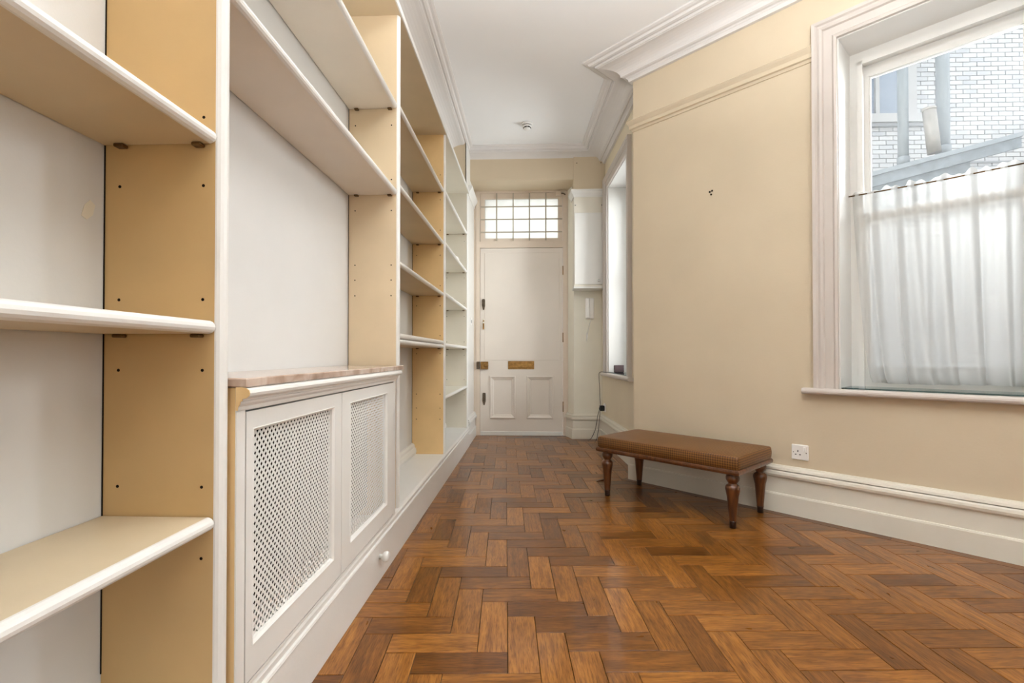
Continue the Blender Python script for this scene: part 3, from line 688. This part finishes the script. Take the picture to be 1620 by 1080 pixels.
# peg holes
def holes(i, cols):
    m = MB(); y = ups[i][0]
    for x, zs in cols:
        for z in zs:
            m.lathe([(0.0032, -0.0004), (0.0032, 0.004)], 8, x, y, z, 'y')
    bpart(m, 'peg_holes', 'hole', uo[i], kind='stuff')
xa, xb = XF-0.034, XW+0.032
holes(1, [(xa, (1.372, 1.236, 1.010, 0.870, 0.640, 0.500)), (xb, (1.236, 1.010, 0.870, 0.640, 0.500))])
holes(2, [(xa, (1.975, 1.720, 1.575, 1.320, 1.250, 1.177)), (xb, (1.975, 1.575, 1.320, 1.250, 1.177))])
hz3 = [2.20, 2.145, 2.02, 1.80, 1.62, 1.40, 1.255, 1.04, 0.91, 0.62, 0.52, 0.44]
holes(3, [(xa, hz3), (xb, [1.255, 0.91, 0.62, 0.52, 0.44, 1.62])])
hz4 = [2.02, 1.66, 1.41, 1.28, 1.03, 0.90, 0.66, 0.51]
holes(4, [(xa, hz4), (xb, [1.66, 1.28, 1.03, 0.90, 0.66])])
# spare board lying on the lowest shelf of the third bay
sp = empty('shelf_board', (-0.73, ups[2][1]+0.005, 0.951+TH_), label='spare white-edged shelf board lying flat on the lowest shelf of the third bay', cat='shelf board')
ln = ups[3][0]-ups[2][1]-0.012
shelf_mesh(0.027, ln).xf(Matrix.Translation((0.73, 0, 0.0015))).build('board', 'shelfshade', sp)
nose_mesh(0.027, ln).xf(Matrix.Translation((0.73, 0, 0.0015))).build('nosing', 'white', sp)
# small pale clip on a shelf of the last bay
cl = empty('clip', (XF-0.04, 4.22, 1.738), label='tiny white plastic lump at the front edge of a far bookcase shelf', cat='clip')
MB().lathe([(0.024, 0), (0.026, 0.012), (0.02, 0.024), (0.012, 0.03), (0.004, 0.031)], 14).build('cap', 'plastic', cl)
MB().cbox(-0.012, 0.03, -0.012, 0.012, 0.0, 0.012, 0.003).build('tab', 'plastic', cl)

# ------------------------------------------------------------------ radiator cabinet
rc = empty('radiator_cabinet', (-0.61, 1.55, 0.19), label='white radiator cabinet with lattice doors and marble top in the bookcase', cat='cabinet')
TR = Matrix.Translation((0.61, -1.55, -0.19))
def rpart(m, name, mat, parent=None, **k): return m.xf(TR).build(name, mat, parent or rc, **k)
CX = -0.603; cy0, cy1 = 0.974, 2.150; zt = 0.832
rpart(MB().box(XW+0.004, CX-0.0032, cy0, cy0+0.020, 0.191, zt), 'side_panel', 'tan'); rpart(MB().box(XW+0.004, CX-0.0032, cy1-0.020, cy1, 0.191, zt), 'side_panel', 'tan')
ff = MB()
ff.box(CX-0.003, CX, cy0+0.0, cy0+0.030, 0.191, 0.800); ff.box(CX-0.003, CX, cy1-0.034, cy1, 0.191, 0.800)
ff.box(CX-0.003, CX, cy0+0.03, cy1-0.034, 0.783, 0.800); ff.box(CX-0.003, CX, cy0+0.03, cy1-0.034, 0.191, 0.199)
ff.box(CX-0.003, CX, cy0, cy1, 0.800, zt)
rpart(ff, 'face_frame', 'white')
rpart(MB().box(XW+0.004, XW+0.012, cy0+0.02, cy1-0.02, 0.191, zt), 'back_panel', 'dark')  # near black to imitate shade behind the lattice
# radiator inside, blackened to stand for the unlit interior
rd = MB()
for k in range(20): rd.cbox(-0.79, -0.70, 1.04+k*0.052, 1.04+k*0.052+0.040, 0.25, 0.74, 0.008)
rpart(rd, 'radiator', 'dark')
# bed moulding below the slab
bm_ = [(0, 0.786), (0.004, 0.786), (0.005, 0.793), (0.009, 0.799), (0.010, 0.804), (0.014, 0.806), (0.014, 0.810)]+[(0.014+0.016*math.sin(math.radians(t)), 0.822-0.012*math.cos(math.radians(t))) for t in range(0, 181, 30)]+[(0, 0.834)]
rpart(MB().sweep([(CX, cy1+0.003), (CX, cy0-0.002)], bm_, 1), 'bed_moulding', 'white')
rpart(MB().cbox(XW+0.002, -0.578, cy0-0.005, cy1+0.045, 0.834, 0.853, 0.0025), 'marble_top', 'marble', label='brown marble slab')
ecap = [(CX+t_, z_) for t_, z_ in bm_]
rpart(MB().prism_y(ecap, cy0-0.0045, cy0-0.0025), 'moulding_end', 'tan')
def lattice(y0, y1, z0, z1, x):
    # diagonal strips clipped to the opening
    m = MB(); pv, ph = 0.0195, 0.0172; sw = 0.0060
    L_ = math.hypot(ph, pv); ux, uz = ph/L_, pv/L_
    for sgn, xo in ((1, 0.0), (-1, 0.0006)):
        nx, nz = -uz*sgn, ux
        step = ph*pv/L_
        c = [(y0*nx+z*nz, ) for z in (z0, z1)]; vals = [yy*nx+zz*nz for yy in (y0, y1) for zz in (z0, z1)]
        k = math.floor(min(vals)/step)
        while k*step < max(vals):
            o_ = k*step
            big = [(-5, -sw/2), (5, -sw/2), (5, sw/2), (-5, sw/2)]
            poly = [(o_*nx+a*(ux*sgn if True else 0)+b*nx, o_*nz+a*uz+b*nz) for a, b in big]
            for p, n in (((y0, 0), (1, 0)), ((y1, 0), (-1, 0)), ((0, z0), (0, 1)), ((0, z1), (0, -1))):
                poly = clip(poly, p, n) if poly else poly
            if len(poly) >= 3 and abs(parea(poly)) > 1e-6:
                n_ = len(poly); vs = [(x-xo, p[0], p[1]) for p in poly]+[(x-xo-0.0007, p[0], p[1]) for p in poly]
                m.add(vs, [tuple(range(n_)), tuple(range(n_, 2*n_))]+[(i, (i+1) % n_, n_+(i+1) % n_, n_+i) for i in range(n_)])
            k += 1
    return m
for (y0, y1, ga, gb) in ((1.007, 1.526, 1.036, 1.463), (1.530, 2.112, 1.606, 2.014)):
    z0, z1 = 0.203, 0.7795; gz0_, gz1_ = 0.277, 0.736; X1 = CX+0.001; X0 = X1-0.020
    dm = MB()
    dm.box(X0, X1, y0, ga-0.006, z0, z1); dm.box(X0, X1, gb+0.006, y1, z0, z1); dm.box(X0, X1, ga-0.006, gb+0.006, z0, gz0_-0.006); dm.box(X0, X1, ga-0.006, gb+0.006, gz1_+0.006, z1)
    do = rpart(dm, 'door', 'white')
    # sloping bead round the opening
    bead = MB(); q4 = [(ga-0.006, gz0_-0.006), (gb+0.006, gz0_-0.006), (gb+0.006, gz1_+0.006), (ga-0.006, gz1_+0.006)]; cm, cz_ = (ga+gb)/2, (gz0_+gz1_)/2
    pr = [(0, 0), (0.002, 0.002), (0.008, -0.004), (0.010, -0.014), (0.0, -0.014)]; vs = []; n = len(pr); fs = []
    for (y, z) in q4:
        for u, v in pr: vs.append((X1+v, y+math.copysign(u, cm-y), z+math.copysign(u, cz_-z)))
    for i in range(4):
        for k in range(n): fs.append((i*n+k, i*n+(k+1) % n, ((i+1) % 4)*n+(k+1) % n, ((i+1) % 4)*n+k))
    rpart(bead.add(vs, fs), 'glazing_bead', 'white', do)
    rpart(lattice(ga, gb, gz0_, gz1_, X1-0.010), 'lattice', 'white', do, kind='stuff')

# ------------------------------------------------------------------ wall cupboard on the right pier
cu = empty('wall_cupboard', (0.63, 5.16, 1.60), label='slim white wall cupboard with moulded top beside the front door', cat='cupboard')
TC = Matrix.Translation((-0.63, -5.16, -1.60))
def cpart(m, name, mat, parent=None, **k): return m.xf(TC).build(name, mat, parent or cu, **k)
cX0, cX1 = 0.460, 0.790; cY = 5.075
cpart(MB().box(cX0, cX1, cY, 5.249, 1.612, 2.555), 'carcass', 'offwhite')
cd_ = cpart(MB().cbox(cX0+0.004, cX1-0.020, cY-0.012, cY-0.001, 1.640, 2.388, 0.002), 'door', 'white')
cpart(MB().lathe([(0.008, 0), (0.007, -0.010), (0.012, -0.016), (0.011, -0.024), (0.003, -0.026)], 14, 0.715, cY-0.012, 1.676, 'y'), 'knob', 'chrome', cd_)
cpart(MB().cbox(cX0-0.006, cX1, cY-0.014, 5.249, 1.596, 1.616, 0.004), 'base_lip', 'white')
cpart(MB().sweep([(cX1, cY), (cX0, cY), (cX0-0.012, 5.249)], [(0, 2.555), (0.006, 2.555), (0.010, 2.575), (0.024, 2.595), (0.030, 2.610), (0.034, 2.612), (0.034, 2.630), (0, 2.630)], 1), 'cornice', 'white')
cpart(MB().box(cX0, cX1, cY, 5.249, 2.555, 2.628), 'cornice_core', 'white')
for x in (0.475, 0.750):
    cpart(MB().lathe([(0.006, 0), (0.005, -0.004)], 10, x, cY, 2.470, 'y'), 'screw_cap', 'grey')
for x in (0.490, 0.742):
    o = MB().lathe([(0.006, 0), (0.005, -0.004)], 10, x, 5.071, 2.912, 'y').build('screw', 'darkmetal', bpy.data.objects['trim_2'])

# ------------------------------------------------------------------ intercom handset
ic = empty('intercom_handset', (0.640, 5.25, 1.29), label='white intercom handset hanging on the wall below the cupboard', cat='intercom')
MB().cbox(-0.042, 0.046, -0.030, 0, 0.0, 0.225, 0.006).build('base_plate', 'plastic', ic)
MB().cbox(-0.036, 0.000, -0.058, -0.030, 0.004, 0.222, 0.008).build('handset', 'plastic', ic)
MB().cbox(0.010, 0.032, -0.034, -0.029, 0.03, 0.05, 0.002).build('button', 'plastic', ic)
pts = []
for k in range(60):
    t = k/59; pts.append((0.012-0.035*t+0.006*math.sin(k*1.5), -0.016+0.006*math.cos(k*1.5), -0.02-0.14*t))
MB().tube([(0.015, -0.015, 0.0)]+pts, 0.0022, 6).build('coiled_cord', 'plastic', ic)
MB().tube([(-0.03, -0.016, -0.15), (-0.035, -0.016, -0.20), (-0.03, -0.016, -0.25), (-0.025, -0.016, -0.20), (-0.022, -0.016, -0.16)], 0.004, 6).build('cord_loop', 'plastic', ic)

# ------------------------------------------------------------------ sockets, switch, cable
def socket(name, mtx, s, z, label, tr=False):
    e = empty(name, tuple(mtx @ Vector((s, 0, z))), label=label, cat='socket'); T = Matrix.Translation(-(mtx @ Vector((s, 0, z)))) @ mtx @ Matrix.Translation((s, 0, z))
    MB().cbox(-0.043, 0.043, 0, 0.010, -0.043, 0.043, 0.004).xf(T).build('face_plate', 'plastic', e)
    MB().cbox(0.018, 0.030, 0.009, 0.015, 0.006, 0.032, 0.002).xf(T).build('rocker_switch', 'plastic', e)
    for x, z_, w_, h_ in ((-0.010, 0.006, 0.0022, 0.005), (-0.021, -0.013, 0.0038, 0.0024), (0.001, -0.013, 0.0038, 0.0024)):
        MB().box(x-w_, x+w_, 0.0085, 0.0104, z_-h_, z_+h_).xf(T).build('pin_slot', 'hole', e)
    for x in (-0.032, 0.032):
        MB().lathe([(0.0032, 0.009), (0.0028, 0.0106)], 8, 0, 0, 0, 'y').xf(T @ Matrix.Translation((x, 0, -0.001))).build('screw', 'darkmetal', e)
    return e
# along the angled wall the local x axis runs to the right
socket('wall_socket', MA, 1.126, 0.355, 'white single wall socket on the cream wall right of the bench')
socket('wall_socket', MR, 1.44, 0.352, 'white wall socket behind the black adapter below the far window sill')
ap = MR @ Vector((1.44, 0.012, 0.345))
ad = empty('plug_adapter', tuple(ap), label='black plug adapter in the socket below the far window sill', cat='plug')
TA = Matrix.Translation(-ap) @ MR @ Matrix.Translation((1.44, 0.012, 0.345))
MB().cbox(-0.026, 0.026, 0, 0.045, -0.026, 0.030, 0.005).xf(TA).build('body', 'black', ad)
MB().cbox(-0.012, 0.012, 0.045, 0.052, -0.016, 0.010, 0.003).xf(TA).build('cable_boot', 'black', ad)
def cable(name, pts, label, r=0.0028):
    # smooth the polyline (Catmull-Rom)
    P = [Vector(p) for p in pts]; out = []
    for i in range(len(P)-1):
        a = P[max(i-1, 0)]; b = P[i]; c = P[i+1]; d = P[min(i+2, len(P)-1)]
        for k in range(8):
            t = k/8; out.append(0.5*((2*b)+(c-a)*t+(2*a-5*b+4*c-d)*t*t+(3*b-a-3*c+d)*t**3))
    out.append(P[-1]); o0 = out[0]
    o = MB().tube([tuple(p-o0) for p in out], r, 6).build(name, 'black', label=label, cat='cable'); o.location = o0
    return o
q = lambda s, y, z: tuple(MR @ Vector((s, y, z)))
cable('power_cable', [q(1.10, -0.02, 0.727), q(1.25, 0.02, 0.728), q(1.42, 0.06, 0.722), q(1.452, 0.062, 0.66), q(1.44, 0.058, 0.56), q(1.448, 0.055, 0.46), q(1.44, 0.050, 0.38)], 'thin black cable hanging from the far window sill down to the adapter')
cable('power_cable', [q(1.445, 0.055, 0.325), q(1.452, 0.055, 0.27), q(1.45, 0.065, 0.16), q(1.46, 0.08, 0.05), q(1.44, 0.10, 0.006), q(1.38, 0.12, 0.004)], 'thin black cable from the adapter to the floor, right-hand of the two')
cable('power_cable', [q(1.45, 0.062, 0.325), q(1.475, 0.075, 0.25), q(1.49, 0.095, 0.12), q(1.53, 0.13, 0.02), q(1.52, 0.16, 0.004), q(1.44, 0.18, 0.004)], 'thin black cable from the adapter to the floor, left-hand of the two')
ls = empty('light_switch', (-0.633, 5.16, 1.26), label='narrow light switch plate on the white panel left of the front door', cat='switch')
MB().cbox(0, 0.006, -0.035, 0.035, -0.043, 0.043, 0.002).build('face_plate', 'plastic', ls)
MB().cbox(0.005, 0.011, -0.006, 0.006, -0.016, 0.016, 0.002).build('rocker', 'grey', ls)

# ------------------------------------------------------------------ smoke detector
sd = empty('smoke_detector', (-0.026, 4.475, CEIL), label='round white smoke detector on the ceiling', cat='detector')
MB().lathe([(0.052, 0), (0.052, -0.014), (0.048, -0.018)], 28).build('base', 'plastic', sd)
MB().lathe([(0.040, -0.018), (0.040, -0.024)], 28).build('vent_slot', 'dark', sd)
MB().lathe([(0.045, -0.024), (0.044, -0.033), (0.038, -0.037)], 28).build('collar', 'plastic', sd)
for k in range(6):
    a = k*math.pi/3
    MB().cbox(0.02, 0.036, -0.011, 0.011, -0.044, -0.036, 0.001).xf(Matrix.Rotation(a, 4, 'Z')).build('vent_slot', 'dark', sd)
MB().lathe([(0.033, -0.043), (0.031, -0.052), (0.016, -0.057), (0.002, -0.058)], 28).build('cap', 'plastic', sd)
MB().lathe([(0.024, -0.036), (0.026, -0.044)], 20).build('neck', 'plastic', sd)

# ------------------------------------------------------------------ fixing left in the wall
fx = MA @ Vector((0.62, 0, 1.942)); fo = empty('wall_plugs', tuple(fx), label='three small dark screw holes left in the cream wall', cat='screw holes')
TX = Matrix.Translation(-fx) @ MA @ Matrix.Translation((0.62, 0, 1.942))
for x, z in ((-0.008, 0.008), (0.007, 0.012), (0.001, -0.011)):
    MB().lathe([(0.006, -0.001), (0.006, 0.003), (0.004, 0.004)], 8, 0, 0, 0, 'y').xf(TX @ Matrix.Translation((x, 0, z))).build('plug', 'hole', fo)

# ------------------------------------------------------------------ bench
be_c = MA @ Vector((0.552, 0.292, 0)); ang = math.atan2(AD.y, AD.x)
be = empty('bench', tuple(be_c), ang, label='low wooden bench with patterned brown seat and turned legs against the cream wall', cat='bench')
bl, bw = 0.448, 0.230                        # half length / half width of the seat
# (local +y points away from the wall after rotation by the wall angle -> flip)
flip = 1 if (Matrix.Rotation(ang, 3, 'Z') @ Vector((0, 1, 0))).xy.dot(AN) > 0 else -1
def rounded_slab(hx, hy, z0, z1, r, crown, nx=30, ny=16):
    # cushion as a grid of rounded cross sections
    vs = []; uv = []; fs = []
    prof = [(0, z0)]
    rings = []
    def ring(ins, z, rc):
        pts = []
        for (sx, sy, a0) in ((1, 1, 0), (-1, 1, 90), (-1, -1, 180), (1, -1, 270)):
            for k in range(5):
                a = math.radians(a0+22.5*k); pts.append((sx*(hx-ins-rc)+rc*math.cos(a), sy*(hy-ins-rc)+rc*math.sin(a), z))
        return pts
    lev = [(0.004, z0), (0.0, z0+0.006), (-0.002, (z0+z1)/2), (0.0, z1-r)]
    for k in range(1, 5):
        a = math.radians(22.5*k); lev.append((r-r*math.cos(a), z1-r+r*math.sin(a)))
    lev += [(r+0.03, z1+crown*0.4), (r+0.08, z1+crown*0.8), (r+0.14, z1+crown)]
    for ins, z in lev: rings.append(ring(ins, z, 0.018 if ins < 0.05 else 0.012))
    n = len(rings[0]); per = 0
    for i, rg in enumerate(rings):
        for k, p in enumerate(rg): vs.append(p)
    for i in range(len(rings)-1):
        for k in range(n): fs.append((i*n+k, i*n+(k+1) % n, (i+1)*n+(k+1) % n, (i+1)*n+k))
    fs.append(tuple(range(n))[::-1]); fs.append(tuple((len(rings)-1)*n+k for k in range(n)))
    return vs, fs
vs, fs = rounded_slab(bl, bw, 0.3100, 0.379, 0.012, 0.008)
me = bpy.data.meshes.new('cushion'); me.from_pydata(vs, [], fs); u = me.uv_layers.new(name='UVMap')
for p in me.polygons:
    p.use_smooth = True
    nrm = p.normal
    for li in p.loop_indices:
        c = vs[me.loops[li].vertex_index]
        if abs(nrm.z) > 0.6: u.data[li].uv = (c[0], c[1])
        elif abs(nrm.y) > abs(nrm.x): u.data[li].uv = (c[0], c[2]+(0.5 if nrm.y > 0 else 0.9))
        else: u.data[li].uv = (c[1], c[2]+0.2)
me.materials.append(M['leather']); co = bpy.data.objects.new('cushion', me); COL.objects.link(co); co.parent = be
# wooden rail with rounded edge
rp = [(-0.022, 0.282), (-0.004, 0.282), (0.002, 0.286), (0.004, 0.296), (0.002, 0.305), (-0.003, 0.310), (-0.022, 0.310)]
fm = MB(); q4 = [(-bl, -bw), (bl, -bw), (bl, bw), (-bl, bw)]; vs = []; n = len(rp); fs = []
for (x, y) in q4:
    for t_, z in rp: vs.append((x+t_*(1 if x > 0 else -1), y+t_*(1 if y > 0 else -1), z))
for i in range(4):
    for k in range(n): fs.append((i*n+k, i*n+(k+1) % n, ((i+1) % 4)*n+(k+1) % n, ((i+1) % 4)*n+k))
fm.add(vs, fs); fm.box(-bl+0.020, bl-0.020, -bw+0.020, bw-0.020, 0.286, 0.3095)
fm.build('seat_rail', 'walnut', be)
leg = [(0.0175, 0.036), (0.0190, 0.040), (0.0188, 0.046), (0.0200, 0.060), (0.0290, 0.165), (0.0345, 0.190), (0.0368, 0.203), (0.0365, 0.212), (0.033, 0.220), (0.025, 0.226), (0.0205, 0.230), (0.022, 0.235), (0.028, 0.242), (0.0335, 0.252), (0.0345, 0.262), (0.032, 0.272), (0.027, 0.279), (0.028, 0.286)]
for sx in (-1, 1):
    for sy in (-1, 1):
        lx, ly = sx*(bl-0.050), sy*(bw-0.046)
        lo = MB().lathe(leg, 22, lx, ly, 0).build('leg', 'walnut', be)
        MB().lathe([(0.0160, 0.0), (0.0172, 0.030), (0.0188, 0.034), (0.0188, 0.038)], 18, lx, ly, 0).build('foot_cap', 'capwood', lo)

# sliver on the floor by the bench leg
wd = empty('floor_sliver', (0.505, 3.50, 0.0), 0.5, label='flat dark brown wedge lying on the parquet beside the bench left front leg', cat='wedge')
MB().add([(-0.045, -0.012, 0), (0.045, -0.016, 0), (0.05, 0.016, 0), (-0.03, 0.014, 0), (-0.045, -0.012, 0.004), (0.045, -0.016, 0.014), (0.05, 0.016, 0.014), (-0.03, 0.014, 0.004)], [(0, 3, 2, 1), (4, 5, 6, 7), (0, 1, 5, 4), (1, 2, 6, 5), (2, 3, 7, 6), (3, 0, 4, 7)]).build('wedge_body', 'walnut', wd)

# ------------------------------------------------------------------ curtains
def curtain(name, mtx, a0t, a0b, a1, zb, zt, off, label, rod=True, nfold=7, seed=5, amp=0.019):
    rnd = random.Random(seed); org = mtx @ Vector((a0t, off, zb)); e = empty(name, tuple(org), label=label, cat='curtain'); T = Matrix.Translation(-org) @ mtx
    nu, nv = 170, 36; ph = [rnd.uniform(0, 6.28) for _ in range(8)]
    vs = []; fs = []
    def disp(u, v):   # v: 0 bottom .. 1 top
        k = 1-v
        d = amp*(0.45+0.75*k)*math.sin(nfold*2*math.pi*u+ph[0]+1.2*math.sin(5*u+ph[1]))+0.6*amp*math.sin(nfold*3.7*math.pi*u+ph[2]+0.8*k)*(0.6+0.4*v)
        d += 0.35*amp*v*v*math.sin(62*u+ph[3])
        return d
    for j in range(nv+1):
        v = j/nv; z = zb+(zt+0.014-zb)*v
        for i in range(nu+1):
            u = i/nu; s0 = a0b+(a0t-a0b)*(v**0.6)
            sw = 0.012*math.sin(nfold*2*math.pi*u+ph[4])*(1-v)
            x = s0+(a1-s0)*u+sw*min(1, 6*u)*min(1, 6*(1-u))
            zz = z+(0.008*math.sin(40*u+ph[5])+0.006*math.sin(97*u+ph[6]) if j == nv else 0)+(0.004*math.sin(7*u+ph[7]) if j < 3 else 0)
            vs.append((x, off+disp(u, v), zz))
    for j in range(nv):
        for i in range(nu): a = j*(nu+1)+i; fs.append((a, a+1, a+nu+2, a+nu+1))
    m = MB().add(vs, fs, True).xf(T); m.build('cloth', 'sheer', e)
    # doubled hem
    hv = [v for v in vs[:(nu+1)*4]]; hf = [(j*(nu+1)+i, j*(nu+1)+i+1, (j+1)*(nu+1)+i+1, (j+1)*(nu+1)+i) for j in range(3) for i in range(nu)]
    MB().add([(x, y-0.003, z) for x, y, z in hv], hf, True).xf(T).build('hem', 'sheer', e)
    if rod:
        MB().tube([tuple(T @ Vector((a0t-0.015, off+0.002, zt+0.004))), tuple(T @ Vector(((a0t+a1)/2, off+0.002, zt-0.006))), tuple(T @ Vector((a1+0.02, off+0.002, zt-0.004)))], 0.0035, 8).build('rod', 'peg', e)
    return e
curtain('sheer_curtain', MA, 1.335, 1.425, 2.075, 0.752, 1.785, -0.19, 'sheer white half curtain gathered on a thin rod in the near window')
curtain('sheer_curtain', MR, 0.47, 0.47, 0.74, 0.755, 1.765, -0.13, 'sheer white half curtain in the far window beside the cupboard', seed=11)
# glass sheets on the window boards
def sill_glass(mtx, a0, a1, label):
    org = mtx @ Vector(((a0+a1)/2, -0.1, Z0)); T = Matrix.Translation(-org) @ mtx
    o = MB().cbox(a0+0.008, a1-0.008, -0.222, -0.004, Z0+0.0005, Z0+0.0075, 0.001).xf(T).build('glass_sheet', 'shelfglass', label=label, cat='glass sheet'); o.location = org
sill_glass(MA, A0, A1, 'greenish glass sheet lying on the near window board under the curtain')
sill_glass(MR, B0, B1, 'greenish glass sheet lying on the far window board')
# small device on the far window board
dp = MR @ Vector((1.14, -0.075, Z0+0.0075)); dv = empty('small_device', tuple(dp), math.atan2(RE.y, RE.x)+math.pi/2+0.2, label='small dark box-shaped device standing on the far window board', cat='device')
MB().cbox(-0.05, 0.05, -0.012, 0.012, 0.003, 0.075, 0.004).build('case', 'device', dv)
MB().box(-0.042, 0.042, -0.0135, -0.0115, 0.03, 0.068).build('screen', 'bluepane', dv)
MB().cbox(-0.04, 0.04, -0.02, 0.02, 0.0, 0.004, 0.0015).build('stand', 'black', dv)

# ------------------------------------------------------------------ uplighter added out of frame to brighten the ceiling
fl_ = empty('fill_uplighter', (0.72, 0.58, 0), label='added uplighter floor lamp, out of view, brightening the ceiling', cat='lamp')
MB().lathe([(0.15, 0), (0.15, 0.015), (0.13, 0.025), (0.02, 0.03)], 28).build('base', 'white', fl_)
MB().lathe([(0.014, 0.025), (0.014, 1.66)], 14).build('pole', 'white', fl_)
MB().lathe([(0.02, 1.64), (0.10, 1.67), (0.17, 1.73), (0.205, 1.81), (0.20, 1.81), (0.165, 1.74), (0.095, 1.68), (0.02, 1.655)], 32).build('bowl', 'white', fl_)
ll = bpy.data.lights.new('ceiling_fill', 'AREA'); ll.shape = 'DISK'; ll.size = 0.26; ll.energy = 84; ll.color = (0.93, 0.97, 1.0)
lo_ = bpy.data.objects.new('ceiling_fill', ll); COL.objects.link(lo_); lo_.parent = fl_; lo_.location = (0, 0, 1.75); lo_.rotation_euler = (math.pi, 0, 0)

# ------------------------------------------------------------------ courtyard outside
MB().box(-6, 16, 3.0, 14, -0.6, -0.5).build('courtyard_ground', 'ground', kind='structure')
BY = 8.2
bw_ = empty('brick_wall', (7.0, BY, -0.5), label='white glazed brick wall across the courtyard outside the window', cat='wall')
TW = Matrix.Translation((-7.0, -BY, 0.5))
MB().box(3.2, 12.5, BY+0.004, BY+0.3, -0.5, 8.5).xf(TW).build('mortar_bed', 'mortar', bw_)
BLn, BHt = 0.225, 0.075
bmesh_ = None; rb = MB(); nb = 0; cand = []
WX0, WX1, WZ0, WZ1 = 4.6, 6.36, 4.86, 7.4
for r_ in range(16, 104):
    for c_ in range(0, 34):
        x = 4.2+c_*BLn+(0.1125 if r_ % 2 else 0); z = -0.5+r_*BHt
        if x+BLn > WX0-0.05 and x < WX1 and z > WZ0-0.10 and z < WZ1:
            if x+BLn > WX1+0.03: rb.box(WX1+0.003, x+BLn-0.005, BY-0.010, BY+0.006, z+0.005, z+BHt-0.005)
            continue
        p = pix((x, BY, z))
        vis = 1380 < p[0] < 1615 and 40 < p[1] < 262
        cand.append((0 if vis else 1, random.random(), x, z))
cand.sort()
for k, (v, _, x, z) in enumerate(cand):
    if k < 300 and v == 0:
        if bmesh_ is None:
            bmesh_ = MB().cbox(0.005, BLn-0.005, 0, 0.02, 0.005, BHt-0.005, 0.003).mesh('brick'); bmesh_.materials.append(M['brick'])
        o = bpy.data.objects.new('brick', bmesh_); COL.objects.link(o); o.parent = bw_; o.location = (x-7.0, -0.010+random.uniform(-0.002, 0.002), z+0.5)
    else: rb.box(x+0.005, x+BLn-0.005, BY-0.010, BY+0.006, z+0.005, z+BHt-0.005)
rb.xf(TW).build('bricks', 'brick', bw_, kind='stuff')
MB().box(6.5, 12.5, BY-0.03, BY+0.01, 4.05, 4.08).xf(TW).build('ledge', 'mortar', bw_)
ow = empty('outdoor_window', ((WX0+WX1)/2, BY, WZ0), label='blue-grey window with white frame in the brick wall across the courtyard', cat='window')
TO = Matrix.Translation((-(WX0+WX1)/2, -BY, -WZ0))
MB().box(WX0, WX1, BY-0.01, BY+0.02, WZ0, WZ1).xf(TO).build('pane', 'bluepane', ow)
for x0, x1 in ((WX0, WX0+0.1), (5.70, 5.76), (WX1-0.20, WX1)): MB().box(x0, x1, BY-0.05, BY, WZ0, WZ1).xf(TO).build('frame_member', 'extwhite', ow)
MB().box(WX0-0.1, WX1+0.12, BY-0.1, BY+0.02, WZ0-0.14, WZ0).xf(TO).build('sill', 'extwhite', ow)
MB().box(WX0-0.1, WX1+0.12, BY-0.07, BY+0.02, WZ0-0.2, WZ0-0.145).xf(TO).build('sill_shadow_course', 'mortar', ow)
def onY(px, py, Y):
    # measured picture direction -> point on the plane at depth Y (plan measurement, real distance)
    t = math.radians(2.14); a = (px-810)/765.0; X = Y*math.tan(math.atan(a)-t)
    d = Y*math.cos(t)-X*math.sin(t); return X, CAM_H+(561-py)/765.0*d
PY = 6.2
for px, wpx, pb, lab in ((1431.5, 13, 262, 'blue-grey downpipe outside the near window, left-hand of the two'), (1495, 16, 245, 'thicker blue-grey downpipe outside the near window, right-hand of the two')):
    x, zb = onY(px, pb, PY); r = wpx/765*PY/2*1.05
    e = empty('downpipe', (x, PY, zb-0.3), label=lab, cat='pipe')
    MB().lathe([(r, 0), (r, 6.5-zb)], 20).build('pipe_body', 'pipe', e)
    MB().lathe([(r*1.15, 0.3), (r*1.15, 0.42)], 20).build('collar', 'pipe', e)
    MB().lathe([(r*1.15, 2.35), (r*1.15, 2.5)], 20).build('collar', 'pipe', e)
xa_, za_ = onY(1473, 170, PY-0.15); xb_, zb_ = onY(1481, 240, PY-0.15)
e = empty('stub_pipe', (xb_, PY-0.15, zb_), label='short leaning open-topped pipe above the sloping canopy outside', cat='pipe')
MB().tube([(0, 0, 0), (xa_-xb_, 0, za_-zb_)], 0.068, 20).build('pipe_body', 'claypost', e)
MB().tube([(xa_-xb_, 0, za_-zb_-0.02), ((xa_-xb_)*1.02, 0, (za_-zb_)*1.02)], 0.072, 20).build('rim', 'claypost', e)
# sloping canopy / gutter beam
cx0, cz0 = onY(1355, 282, PY-0.35); cx1, cz1 = onY(1613, 213, PY-0.35)
e = empty('sloping_canopy', (cx0, PY-0.35, cz0-0.4), label='weathered blue-grey sloping canopy with gutter outside the near window', cat='canopy')
def slab(dz0, dz1, y0, y1, f0=0.0, f1=1.0):
    L_ = cx1-cx0; h = cz1-cz0
    vs = []
    for y in (y0, y1):
        for f in (f0, f1):
            for dz in (dz0, dz1): vs.append((L_*f, y, 0.4+h*f+dz))
    return MB().add(vs, [(0, 1, 3, 2), (4, 6, 7, 5), (0, 4, 5, 1), (2, 3, 7, 6), (1, 5, 7, 3), (0, 2, 6, 4)])
slab(-0.15, 0.0, -0.05, 0.0).build('gutter', 'canopy', e)
slab(-0.03, 0.02, -0.09, -0.04).build('gutter_lip', 'pipe', e)
slab(-0.26, -0.10, 0.02, 0.24, 0.0, 0.72).build('canopy_roof', 'canopy', e)
slab(-0.42, -0.32, 0.05, 0.24, 0.0, 0.55).build('canopy_beam', 'canopy', e)
